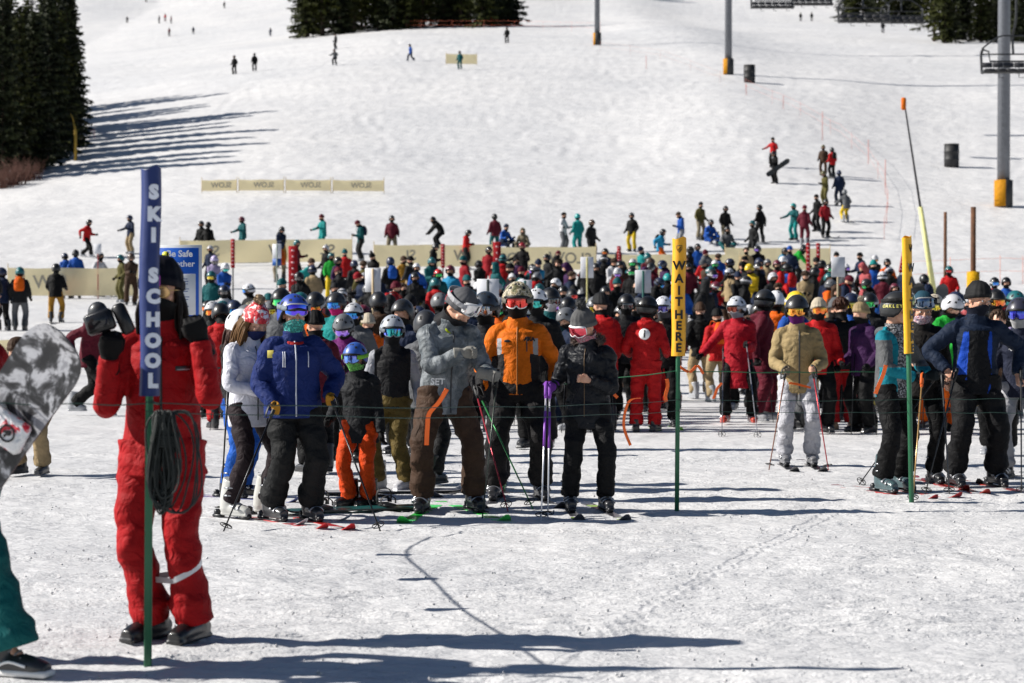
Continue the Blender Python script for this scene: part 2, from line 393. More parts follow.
def head_geo(g, m):
    h = G()
    h.ell((0, .012, .035), (.076, .096, .088)); h.ell((0, -.012, -.035), (.062, .075, .085)); h.ell((0, -.035, -.085), (.034, .042, .03))
    h.ell((0, -.075, .02), (.05, .018, .03)); h.tube([(0, -.088, .012), (0, -.103, -.012), (0, -.112, -.03), (0, -.094, -.038)], [.009, .011, .0145, .008], 8)
    h.ell((.017 * -1, -.092, -.032), (.009, .01, .007)); h.ell((.017, -.092, -.032), (.009, .01, .007))
    for s in (-1, 1):
        h.ell((s * .076, .012, -.008), (.008, .018, .03)); h.ell((s * .042, -.068, -.022), (.024, .02, .022)); h.ell((s * .03, -.089, .017), (.021, .010, .006)); h.ell((s * .031, -.079, .002), (.0135, .0125, .0125))
    h.ell((0, -.094, -.058), (.024, .010, .006)); h.ell((0, -.091, -.068), (.02, .010, .0065))
    h.tube([(0, .02, -.05), (0, .03, -.12), (0, .035, -.2)], [(.056, .06), (.054, .056), (.062, .062)], 12)
    g.join(h, m)
def body_geo(p, bare=(False, False), curl=(62, 62)):
    g = G(); head_geo(g, p.head)
    g.tube([p.pel - V((0, 0, .06)), p.pel, p.waist, p.chest, p.neck - p.up * .05, p.neck + p.up * .03], [(.11, .08), (.145, .10), (.125, .085), (.145, .095), (.13, .075), (.055, .055)], 14, side=p.ax)
    for i in (0, 1):
        g.tube([p.sh[i], p.el[i], p.wr[i]], [.048, .037, .027], 8)
        hand_geo(g, p.hand[i], 50 if bare[i] else curl[i], .92 if bare[i] else .5)
        g.tube([p.hip[i], p.kn[i], p.ank[i]], [.075, .05, .036], 8); f = p.ank[i] - V((0, 0, .03))
        g.tube([p.ank[i], f, f - V((0, 0, .02)) + p.fwd[i] * .06], [.034, .03, .02], 8)
    return g
def jacket_geo(p, fat=1, hem=.12, fold=.05, hood=True, n=28, arm=1, seed=0, cuff=1, flare=1):
    g = G(); F = fat; s = p.ax; fo = (fold * .45, 3.2, seed * 1.7 + .5) if fold else None
    hd = p.pel - V((0, 0, hem)) + (p.pel - p.waist) * 0
    g.tube([hd, p.pel - V((0, 0, .02)), p.waist, p.chest, p.neck - p.up * .075, p.neck - p.up * .025, p.neck + p.up * .02],
           [(.188 * F * flare, .15 * F * flare), (.184 * F, .146 * F), (.172 * F, .138 * F), (.186 * F, .142 * F), (.178 * F, .118 * F), (.105 * F, .088), (.074, .076)], n, side=s, fold=fo, res=6)
    for i in (0, 1):
        a = p.sh[i]; e = p.el[i]; w = p.wr[i]; inn = p.neck - p.up * .09 + p.ax * ((-1, 1)[i] * .09)
        g.tube([inn, a, a.lerp(e, .5), e, e.lerp(w, .5), w - (w - e) * .02], [.066 * F, .074 * F * arm, .067 * F * arm, .059 * F * arm, .055 * F * arm, .047 * F * cuff], 20 if fold else 10, fold=(fold * 1.5, 7.5, seed + i * 2.1) if fold else None, res=6 if fold else 2)
    if hood:
        q = p.neck + p.up * .0; b = (p.ax.cross(p.up)).normalized(); b = b if b.y > 0 else -b
        g.tube([q - p.ax * .1 - p.up * .0, q + b * .1 - p.ax * .07 - p.up * .02, q + b * .135 - p.up * .04, q + b * .1 + p.ax * .07 - p.up * .02, q + p.ax * .1], [.034, .045, .052, .045, .034], 12, res=3)
    # collar
    hz = p.neck + p.up * .02
    g.tube([hz - p.up * .02, hz + p.up * .01, hz + p.up * .04], [(.088, .088), (.08, .084), (.084, .09)], 20, side=s)
    return g
def trouser_geo(p, fat=1, fold=.06, seed=0, n=22, cuff=1.1, low=.07):
    g = G(); F = fat
    g.tube([p.pel - V((0, 0, .11)), p.pel - V((0, 0, .03)), p.pel + V((0, 0, .1))], [(.15 * F, .12 * F), (.175 * F, .135 * F), (.16 * F, .125 * F)], n, side=p.hx, res=3)
    for i in (0, 1):
        h, k, a = p.hip[i], p.kn[i], p.ank[i]; d = (a - k).normalized(); e = a + d * (low - .06 if low < .06 else 0.02) - V((0, 0, 0))
        g.tube([h - V((0, 0, -.04)), h.lerp(k, .35), k, k.lerp(a, .5), a - d * .05, e + V((0, 0, 0))], [(.105 * F, .115 * F), (.098 * F, .105 * F), (.08 * F, .086 * F), (.078 * F, .085 * F), (.08 * F * cuff, .088 * F * cuff), (.076 * F * cuff, .088 * F * cuff)],
               n, side=p.hx, fold=(fold * 1.25, 5.5, seed + i * 1.3 + .4) if fold else None, res=7 if fold else 2)
    return g
# --- shared small meshes, all in head, foot or hand space
def helmet_mesh():
    g = G(); rx, ry, rz = .118, .142, .152; n, m = 44, 14
    def rim(ph): c = math.cos(ph); return .048 * max(0, c) ** .6 + (-.062 if c < .25 else -.062 * max(0, 1 - (c - .25) / .3))
    for sh in (0, 1):
        vs = []; k = .0 if sh == 0 else .016
        for i in range(m + 1):
            for j in range(n):
                ph = 2 * math.pi * j / n; z0 = rim(ph); z = z0 + (rz - k - z0) * math.sin(i / m * math.pi / 2)
                q = math.sqrt(max(0, 1 - min(1, (z / (rz - k)) ** 2))) if z > 0 else 1 - .6 * z * z / .01 * .5
                vs.append(((rx - k) * math.sin(ph) * q, -(ry - k) * math.cos(ph) * q + .008, z))
        fs, ms = [], []
        for i in range(m):
            for j in range(n):
                fs.append((i * n + j, i * n + (j + 1) % n, (i + 1) * n + (j + 1) % n, (i + 1) * n + j)[::1 if sh == 0 else -1])
                vent = sh == 0 and i in (5, 6, 9, 10) and (j % 11) in (3, 4) and False
                ms.append(1 if (sh == 0 and ((i in (5, 6) and j in (4, 5, 9, 10, 34, 35, 39, 40, 16, 17, 27, 28)) or (i in (8, 9) and j in (1, 2, 42, 43, 22, 23)))) else (2 if sh == 1 or i == 0 else 0))
        o = len(g.v); g.v += vs; g.f += [tuple(a + o for a in f) for f in fs]; g.m += ms
    a, b = 0, n * (m + 1); g.f += [(b + j, b + (j + 1) % n, a + (j + 1) % n, a + j) for j in range(n)]; g.m += [2] * n
    # brim
    pts = [(.1 * math.sin(t), -.138 * math.cos(t) + .008, .05 - .012 * abs(math.sin(t))) for t in np.linspace(-.8, .8, 12)]
    g.tube(pts, [(.006, .012)] * 12, 6, mi=2)
    return g.mesh('helmet', [plain(DK, .3, coat=.4), plain(BLK, .8), plain(BLK, .6)])
def goggle_mesh():
    g = G(); nu, nv = 22, 9; ang = .92
    def P(u, v, k):
        hh = .043 * (1 - .35 * abs(u) ** 4); z = v * hh + .004
        if v < 0: z += .020 * math.exp(-(u / .17) ** 2) * (-v)
        ph = u * ang * math.sqrt(max(.0, 1 - .12 * v * v)); return V(((.098 + k) * math.sin(ph), -(.122 + k) * math.cos(ph) + .004 - .006 * (1 - v * v), z))
    for k, mi in ((.012, 0),):
        vs = [P(-1 + 2 * i / nu, -1 + 2 * j / nv, k) for i in range(nu + 1) for j in range(nv + 1)]
        fs = [(i * (nv + 1) + j, (i + 1) * (nv + 1) + j, (i + 1) * (nv + 1) + j + 1, i * (nv + 1) + j + 1) for i in range(nu) for j in range(nv)]
        g.add(vs, fs, 0)
    loop = [P(-1 + 2 * i / nu, 1, 0) for i in range(nu + 1)] + [P(1, 1 - 2 * j / 4, 0) for j in range(1, 4)] + [P(1 - 2 * i / nu, -1, 0) for i in range(nu + 1)] + [P(-1, -1 + 2 * j / 4, 0) for j in range(1, 4)]
    loop.append(loop[0]); g.tube(loop, [(.016, .0075)] * len(loop), 6, side=(0, 1, 0), mi=1, cap=False)
    return g.mesh('goggles', [lens((.9, .25, .02), (.9, .6, .05)), plain(BLK, .5)])
def strap_mesh(rx=.121, ry=.146):
    g = G(); pts = [V((rx * math.sin(t), -ry * math.cos(t) + .008, .012 + .02 * (1 - math.cos(t)) * .5)) for t in np.linspace(.72, 2 * math.pi - .72, 30)]
    g.tube(pts, [(.0035, .019)] * 30, 8, side=None if False else (0, 0, 0.0001) if False else None, cap=True)
    g.v = []; g.f = []; g.m = []
    for z0 in (0,):
        a = []
        for p in pts:
            o = (p - V((0, .008, p.z))).normalized()
            a += [p + V((0, 0, -.019)), p + V((0, 0, .019)), p + V((0, 0, .019)) + o * .004, p + V((0, 0, -.019)) + o * .004]
        n = len(pts); g.add(a, [(i * 4 + j, i * 4 + (j + 1) % 4, (i + 1) * 4 + (j + 1) % 4, (i + 1) * 4 + j) for i in range(n - 1) for j in range(4)])
    return g.mesh('strap', [plain(BLK, .8)])
def mask_mesh(full=True):
    g = G(); n = 24; rows = [(-.022, .084, .112, -.002), (-.045, .083, .116, -.004), (-.075, .076, .103, .002), (-.11, .068, .084, .01), (-.14, .068, .078, .022), (-.185, .085, .088, .03)]
    vs = []
    for i, (z, rx, ry, cy) in enumerate(rows):
        for j in range(n):
            ph = 2 * math.pi * j / n; c = math.cos(ph)
            zz = z - (.05 * (1 - max(0, c)) if i == 0 else .02 * (1 - max(0, c)) if i == 1 else 0) + .006 * (math.sin(3 * ph + i * 2) if i > 1 else 0)
            k = 1 + (.05 * math.exp(-(math.sin(ph) / .25) ** 2) if c > 0 and i < 2 else 0) + .02 * math.sin(5 * ph + i) * (i > 2)
            vs.append((rx * math.sin(ph) * k, -ry * c * k + cy, zz))
    g.add(vs, [(i * n + j, (i + 1) * n + j, (i + 1) * n + (j + 1) % n, i * n + (j + 1) % n) for i in range(len(rows) - 1) for j in range(n)])
    return g.mesh('face_covering', [fabric(BLK)])
def beanie_mesh(pom=False):
    g = G(); n = 60
    rows = [(.032, .094, .114), (.034, .1, .12), (.055, .101, .121), (.07, .099, .119), (.072, .094, .114), (.095, .092, .112), (.125, .078, .095), (.148, .05, .062), (.158, .018, .022), (.16, .001, .001)]
    vs = []
    for i, (z, rx, ry) in enumerate(rows):
        for j in range(n):
            ph = 2 * math.pi * j / n; k = 1 + .022 * math.sin(ph * 15) if i > 0 else 1
            zz = z - (.045 * (1 - math.cos(ph)) * .5 if i < 5 else .012 * (1 - math.cos(ph)) if i < 7 else 0)
            vs.append((rx * math.sin(ph) * k, -ry * math.cos(ph) * k + .01, zz))
    g.add(vs, [(i * n + j, i * n + (j + 1) % n, (i + 1) * n + (j + 1) % n, (i + 1) * n + j) for i in range(len(rows) - 1) for j in range(n)])
    return g.mesh('beanie', [fabric(DK)])
def pom_mesh():
    g = G(); r = random.Random(4); c = V((0, .02, .195))
    g.ell(c, .036, 10, 7)
    for i in range(420):
        d = V((r.gauss(0, 1), r.gauss(0, 1), r.gauss(0, 1))).normalized(); s = d.orthogonal().normalized() * .004; L = .045 + r.random() * .012
        g.add([c + d * .03 - s, c + d * .03 + s, c + (d + V((0, 0, -.15))) * L], [(0, 1, 2)])
    return g.mesh('pompom', [fabric(CREAM)])
def hood_mesh():
    g = G(); g.tube([(0, .03, -.16), (0, .03, -.08), (0, .02, 0), (0, .02, .08), (0, .03, .135), (0, .03, .16)], [(.12, .12), (.118, .125), (.122, .13), (.112, .125), (.075, .09), (.02, .03)], 20, res=2)
    g.v = [(x, y if y > -.06 else -.06 - (y + .06) * -.25, z) for x, y, z in g.v]
    me = remesh(g, .012, 'hood', 1, 2); me.materials[0] = fabric(BLK); return me
def hair_mesh(long=True, seed=1):
    g = G(); r = random.Random(seed)
    def cap(th): return V((.083 * math.sin(th), 0, 0))
    for i in range(150 if long else 170):
        ph = R(r.uniform(60, 300)) if long else R(r.uniform(-180, 180)); el = r.uniform(.1, 1.5)
        d = V((math.sin(ph) * math.cos(el), -math.cos(ph) * math.cos(el), math.sin(el)))
        p0 = V((d.x * .08, d.y * .1 + .012, d.z * .09 + .035))
        if not long and d.y < -.3 and d.z < .5: continue
        out = V((math.sin(ph), -math.cos(ph), 0))
        if long:
            b = V((out.x * .098, out.y * .105 + .03, -.02)); e = V((out.x * .1 + r.gauss(0, .012), out.y * .1 + .035 + r.gauss(0, .01), -.10)); z = r.uniform(-.2, -.33)
            f = V((out.x * .105 + r.gauss(0, .02), out.y * .1 + .04 + r.gauss(0, .015), z)); g.tube([p0, b, e, f], [.011, .013, .011, .003], 5, res=3)
        else:
            g.tube([p0, p0 + d * .02 + V((0, 0, -.012)), p0 + out * .02 + V((r.gauss(0, .01), r.gauss(0, .01), -.05))], [.012, .013, .004], 5, res=2)
    g.ell((0, .02, .04), (.083, .098, .09))
    return g.mesh('hair', [fabric(BROWN)])
def boot_mesh(kind):
    g = G()
    if kind == 'ski':
        g.tube([(0, .10, .055), (0, .06, .06), (0, -.04, .058), (0, -.13, .05), (0, -.19, .042)], [(.04, .045), (.052, .055), (.05, .052), (.052, .042), (.035, .025)], 14, side=(1, 0, 0), res=2)
        g.tube([(0, .045, .05), (0, .04, .12), (0, .02, .2), (0, -.01, .30)], [(.055, .075), (.058, .078), (.065, .08), (.072, .085)], 16, side=(1, 0, 0), res=2)
        g.box((0, -.05, .014), (.075, .30, .028), bev=.006)
        me = remesh(g, .009, 'boot', 2, 1)
        h = G()
        for z, y, w, rr in ((.09, -.07, .058, .06), (.075, -.12, .056, .05), (.17, -.05, .072, .08), (.235, -.065, .078, .085)):
            pts = [(w * math.sin(t) * 1.03, (y + .06) - (.078 if z > .1 else .03) * math.cos(t) * 1.1 if z > .1 else y, z + (0 if z > .1 else -.02 + .035 * math.cos(t))) for t in np.linspace(-1.7, 1.7, 10)]
            h.tube(pts, [(.007, .007)] * 10, 5); h.box((pts[1][0] - .004, pts[1][1], pts[1][2]), (.012, .035, .014), bev=.003)
        bm = h.mesh('buckles', [plain(LGREY, .35, .8)]); return me, bm
    if kind == 'board':
        g.tube([(0, .11, .06), (0, .05, .065), (0, -.06, .065), (0, -.13, .055), (0, -.175, .045)], [(.045, .055), (.055, .062), (.054, .06), (.055, .05), (.035, .03)], 14, side=(1, 0, 0), res=2)
        g.tube([(0, .045, .05), (0, .045, .13), (0, .03, .22), (0, .02, .30)], [(.055, .075), (.062, .08), (.068, .082), (.075, .088)], 16, side=(1, 0, 0), res=2)
    else:
        g.tube([(0, .11, .045), (0, .05, .05), (0, -.06, .05), (0, -.13, .042), (0, -.18, .035)], [(.04, .042), (.047, .05), (.048, .047), (.05, .04), (.035, .024)], 14, side=(1, 0, 0), res=2)
        g.tube([(0, .05, .05), (0, .045, .1), (0, .04, .17)], [(.045, .06), (.05, .062), (.052, .065)], 14, side=(1, 0, 0))
    g.box((0, -.035, .012), (.09, .30, .024), bev=.008)
    me = remesh(g, .009, 'boot', 2, 1)
    h = G()
    for k in range(5):
        y = -.09 + k * .028; z = .085 + k * .02 + (.03 if k > 2 else 0) if kind != 'shoe' else .075 + k * .014
        h.tube([(-.035, y, z - .01), (0, y - .012, z + .006), (.035, y, z - .01)], [.004] * 3, 5)
    return me, h.mesh('laces', [plain(GREY, .8)])
def ski_mesh(L=1.68):
    g = G(); n = 40; vs = []
    for i in range(n + 1):
        t = i / n; y = (t - .5) * L; u = abs(t - .5) * 2
        w = .042 + .020 * u * u
        if t < .06: w *= math.sqrt(max(.02, t / .06)) ** .8
        if t > .97: w *= .6 + .4 * (1 - t) / .03
        z = .004 + (.06 * ((.08 - t) / .08) ** 2 * (t < .08) if t < .12 else 0) + (.012 * ((t - .95) / .05) if t > .95 else 0); th = .006 + .010 * (1 - u)
        vs += [(-w, y, z), (w, y, z), (w, y, z + th), (-w, y, z + th)]
    g.add(vs, [(i * 4 + a, i * 4 + (a + 1) % 4, (i + 1) * 4 + (a + 1) % 4, (i + 1) * 4 + a) for i in range(n) for a in range(4)] + [(3, 2, 1, 0), (n * 4, n * 4 + 1, n * 4 + 2, n * 4 + 3)])
    g.m = [0 for i in range(n * 4)] + [0, 0]
    for i, f in enumerate(g.f[:n * 4]):
        if i % 4 == 2: g.m[i] = 2 if (i // 4) in (2, 3, 4, 5, 6, 30, 31, 32, 33) else 0
    me = g.mesh('ski', [plain(RED, .3, coat=.6), plain(DK, .5), plain(WHT, .35)], smooth=False)
    b = G()
    b.box((0, -.15, .035), (.06, .09, .03), bev=.008); b.box((0, -.19, .045), (.05, .05, .04), bev=.01); b.box((0, .15, .035), (.06, .10, .03), bev=.008); b.box((0, .165, .06), (.052, .05, .06), bev=.012); b.box((0, 0, .02), (.055, .34, .012))
    return me, b.mesh('binding', [plain(DK, .4)])
HELM = helmet_mesh(); GOG = goggle_mesh(); STRAP = strap_mesh(); MASK = mask_mesh(); BEAN = beanie_mesh(); POM = pom_mesh(); HOOD = hood_mesh(); HAIRL = hair_mesh(); HAIRS = hair_mesh(False, 3)
BOOT = {k: boot_mesh(k) for k in ('ski', 'board', 'shoe')}; SKI, BIND = ski_mesh()
def glove_mesh(curl, s, fat=1.28, vox=.0055):
    g = G(); mt = M.Scale(-1, 4, V((0, 0, 1))) if False else M.Identity(4)
    hand_geo(g, mt, curl, fat, .4); g.tube([(0, -.075, 0), (0, -.03, 0), (0, 0, 0)], [(.05, .045), (.045, .038), (.036, .03)], 14, side=(1, 0, 0))
    me = remesh(g, vox, 'glove', 1, 1); return me
GLOVE = {c: glove_mesh(c, 1) for c in (20, 62, 78)}
def sunglass_mesh():
    g = G()
    for s in (-1, 1):
        vs = [V((s * .034 + .026 * math.cos(t), -.112 + .012 * abs(s * .034 + .026 * math.cos(t)) / .06, .002 + .023 * math.sin(t) - .004 * abs(math.cos(t)))) for t in np.linspace(0, 6.283, 20, endpoint=False)]
        g.add(vs, [tuple(range(20))], 0); g.tube(vs + [vs[0]], [.0018] * 21, 5, mi=1, cap=False); g.tube([(s * .062, -.1, .008), (s * .082, -.05, .008), (s * .084, .02, .004)], [.002] * 3, 5, mi=1)
    g.tube([(-.01, -.114, .01), (.01, -.114, .01)], [.0018] * 2, 5, mi=1)
    return g.mesh('sunglasses', [lens((.5, .3, .1), (.7, .45, .2)), plain((.6, .4, .15), .3, .9)])
def eye_mesh():
    g = G(); g.ell((0, 0, 0), .0115, 12, 9, rot=Euler((R(90), 0, 0)).to_matrix())
    me = g.mesh('eye', [plain(WHT, .2), plain((.05, .025, .012), .15)]); zones(me, lambda c, n: 1 if c.y < -.0095 else 0); return me
SUNG = sunglass_mesh(); EYE = eye_mesh()
def backpack_mesh():
    g = G(); g.tube([(0, .17, -.14), (0, .19, -.05), (0, .2, .12), (0, .17, .26)], [(.12, .07), (.15, .1), (.145, .095), (.09, .05)], 14, side=(1, 0, 0), res=3)
    for s in (-1, 1): g.tube([(s * .1, .14, .26), (s * .12, 0, .3), (s * .11, -.15, .16), (s * .13, -.1, -.05), (s * .13, .1, -.12)], [(.022, .009)] * 5, 8, side=(1, 0, 0), res=3)
    me = remesh(g, .014, 'backpack', 1, 2); me.materials[0] = fabric(BLK); return me
PACK = backpack_mesh()
def dress(root, p, S, lod=None):
    """hang the garments of spec S on an already solved pose; meshes come from lod cache or are built here"""
    hm = p.head
    if lod is None:
        sd = S.get('seed', 1); vx = S.get('vox', .0095)
        J = remesh(jacket_geo(p, S.get('fat', 1), S.get('hem', .12), S.get('fold', .06), S.get('hood', True), seed=sd, arm=S.get('arm', 1), cuff=S.get('cuff', 1), flare=S.get('flare', 1)), vx, 'jacket', 3, 2)
        T = remesh(trouser_geo(p, S.get('tfat', 1), S.get('tfold', .08), sd, cuff=S.get('tcuff', 1.1), low=.07), vx, 'trousers', 3, 2)
        B = remesh(body_geo(p, S.get('bare', (False, False)), S.get('curl', (62, 62))), .006 if S.get('face') else .0085, 'body', 1, 1)
        if S.get('jz'): zones(J, S['jz'])
        if S.get('tz'): zones(T, S['tz'])
    else: J, T, B = lod
    jm = S['jm'] if 'jm' in S else fabric(S['j']); tm = S['tm'] if 'tm' in S else fabric(S['t'])
    body = obj('body', B, root, mats=[skinm])
    jo = obj('jacket', J, root, mats=[jm, S.get('jm2', jm), S.get('jm3', jm)]); to = obj('trousers', T, root, mats=[tm, S.get('tm2', tm), S.get('tm3', tm)])
    hat = S.get('hat', 'helmet'); hc = S.get('hc', BLK)
    if hat == 'helmet':
        h = obj('helmet', HELM, root, mats=[S.get('hm') or plain(hc, .42, coat=.25), plain(BLK, .8), plain(BLK, .6)], matrix=hm @ M.Diagonal((1.05, 1.03, 1.05, 1)))
    elif hat == 'beanie':
        h = obj('beanie', BEAN, root, mats=[S.get('hm') or fabric(hc, wr=.006)], matrix=hm)
        if S.get('pom'): obj('pompom', POM, h, mats=[fabric(S['pom'])])
    elif hat == 'hood': obj('hood', HOOD, root, mats=[jm], matrix=hm)
    if S.get('hair') or hat == 'hair': obj('hair', HAIRL if S.get('hairlong', hat != 'hair') else HAIRS, root, mats=[fabric(S.get('hair') or hc, .5, .004)], matrix=hm @ M.Diagonal(S.get('hsc', (1, 1, 1, 1))))
    if S.get('gog'):
        a, bb = S['gog']; gm = hm @ M.Translation((0, 0, S.get('gogz', 0))) if not S.get('gogup') else hm @ M.Translation((0, -.006, .062)) @ M.Rotation(R(-14), 4, 'X')
        if hat in ('beanie', 'hood', 'hair') and not S.get('gogup'): gm = gm
        go = obj('goggles', GOG, root, mats=[lens(a, bb), plain(S.get('gf', BLK), .45)], matrix=gm)
        if hat == 'helmet' or S.get('gogup'): obj('strap', STRAP, go, mats=[fabric(S.get('gs', S.get('gf', BLK)))], matrix=M.Identity(4) if not S.get('gogup') else M.Scale(.97, 4))
    if S.get('mask', BLK) is not None: obj('face_covering', MASK, root, mats=[S['mm'] if 'mm' in S else fabric(S.get('mask', BLK), wr=.006)], matrix=hm)
    gl = S.get('glove', BLK); bare = S.get('bare', (False, False))
    for i in (0, 1):
        if gl is not None and not bare[i]:
            gg = GLOVE[S.get('curl', (62, 62))[i]]
            obj('glove', gg, root, mats=[fabric(gl if not isinstance(gl, list) else gl[i], wr=.006)], matrix=p.hand[i] @ M.Scale(S.get('gsc', 1), 4))
        bt = S.get('boot', 'ski'); bm, lc = BOOT[bt]
        fm = M.Translation(p.feet[i] + V((0, 0, p.sole - .045 if p.sole > .045 else 0))) @ M.Rotation(-R(p.toe[i]), 4, 'Z')
        bo = obj('boot', bm, root, mats=[plain(S.get('bc', DK), .4, coat=.3)] * 2, matrix=fm)
        if lod is None: obj('buckles' if bt == 'ski' else 'laces', lc, bo)
        if S.get('skis') and not (lod and S.get('noski')):
            fm2 = M.Translation(V((p.feet[i].x, p.feet[i].y, -.018))) @ M.Rotation(-R(p.toe[i]), 4, 'Z')
            sm = plain(S['skis'], .3, coat=.5); s = obj('ski', SKI, root, mats=[sm, plain(DK, .5), plain(S.get('skis2', WHT), .35)], matrix=fm2)
            if lod is None: obj('binding', BIND, s)
    if S.get('pack'): obj('backpack', PACK, root, mats=[fabric(S['pack'])], matrix=mat_axes(p.chest - p.up * .05, p.ax, p.up.cross(p.ax).normalized(), p.up))
    return body, jo, to
def zipper(jo, J, p, mat, z0=-.1, z1=.6, x=0, w=.006, name='zipper'):
    """narrow strip laid on the front of a garment"""
    bvh = BVHTree.FromPolygons([v.co for v in J.vertices], [tuple(f.vertices) for f in J.polygons])
    fr = -(p.up.cross(p.ax)).normalized(); fr = fr if fr.y < 0 else -fr; L, Rr = [], []
    for k in range(41):
        z = z0 + (z1 - z0) * k / 40; c = p.pel.lerp(p.neck, z / .52) if True else 0
        o = c + p.ax * x + fr * .6; q = []
        for s in (-1, 1):
            h = bvh.ray_cast(o + p.ax * (s * w), -fr)
            if h[0] and (h[0] - c).dot(fr) < .195: q.append(h[0] + fr * .003)
        if len(q) == 2: L.append(q[0]); Rr.append(q[1])
    if len(L) < 3: return
    g = G(); n = len(L)
    pts = [(a + b) / 2 for a, b in zip(L, Rr)]; g.tube(pts, [(w, .003)] * n, 6, side=p.ax)
    return obj(name, g.mesh(name, [mat]), jo)
def patch(jo, J, p, mesh_or_text, x, z, name, rotz=0, back=False, mats=None, off=.006):
    bvh = BVHTree.FromPolygons([v.co for v in J.vertices], [tuple(f.vertices) for f in J.polygons])
    fr = -(p.up.cross(p.ax)).normalized(); fr = fr if (fr.y < 0) != back else -fr
    o = p.pel.lerp(p.neck, z / .52) + p.ax * x + fr * .6; h = bvh.ray_cast(o, -fr)
    if not h[0]: return
    nn = (h[1] + fr).normalized(); ax = p.ax if not back else -p.ax; xx = (ax - nn * ax.dot(nn)).normalized(); yy = nn.cross(xx)
    m = mat_axes(h[0] + nn * off, xx, yy, nn) @ M.Rotation(R(rotz), 4, 'Z')
    return obj(name, mesh_or_text, jo, mats=mats, matrix=m)
# --- ski poles
def pole_parts(L=1.15):
    g = G(); g.tube([(0, 0, -.0), (0, 0, -L)], [.008, .0055], 8); gr = G(); gr.tube([(0, 0, .055), (0, 0, .03), (0, 0, -.02), (0, 0, -.09)], [.012, .017, .015, .011], 10)
    gr.tube([(0, .01, .05), (0, .06, .0), (0, .05, -.09), (0, .01, -.04), (0, .005, .03)], [(.010, .0015)] * 5, 6, side=(1, 0, 0), res=3)
    bk = G(); bk.tube([(.045 * math.cos(t), .045 * math.sin(t), -L + .07) for t in np.linspace(0, 6.283, 17)], [.0035] * 17, 5, cap=False)
    for t in range(5): a = t * 1.2566; bk.tube([(0, 0, -L + .08), (.045 * math.cos(a), .045 * math.sin(a), -L + .07)], [.004, .003], 5)
    return g.mesh('shaft', [plain(GREY, .3, .6)]), gr.mesh('grip', [plain(BLK, .6)]), bk.mesh('basket', [plain(BLK, .6)])
POLE = pole_parts(1.0)
def ski_pole(a, b, label, col=DK, gcol=BLK, bcol=BLK, group=None, name='ski_pole', detail=True):
    """a grip point, b tip, both in the world"""
    a, b = V(a), V(b); d = (a - b).normalized(); L = (a - b).length
    q = d.to_track_quat('Z', 'Y')
    o = thing(name, label, 'ski pole', a, 0, group); o.rotation_euler = q.to_euler()
    for me, nm, c in zip(POLE, ('shaft', 'grip', 'basket'), (plain(col, .3, .5), plain(gcol, .6), plain(bcol, .6))):
        if nm != 'shaft' and not detail: continue
        m = M.Diagonal((1, 1, L, 1)) if nm == 'shaft' else M.Identity(4) if nm == 'grip' else M.Translation((0, 0, 1 - L))
        obj(nm, me, o, mats=[c], matrix=m)
    return o

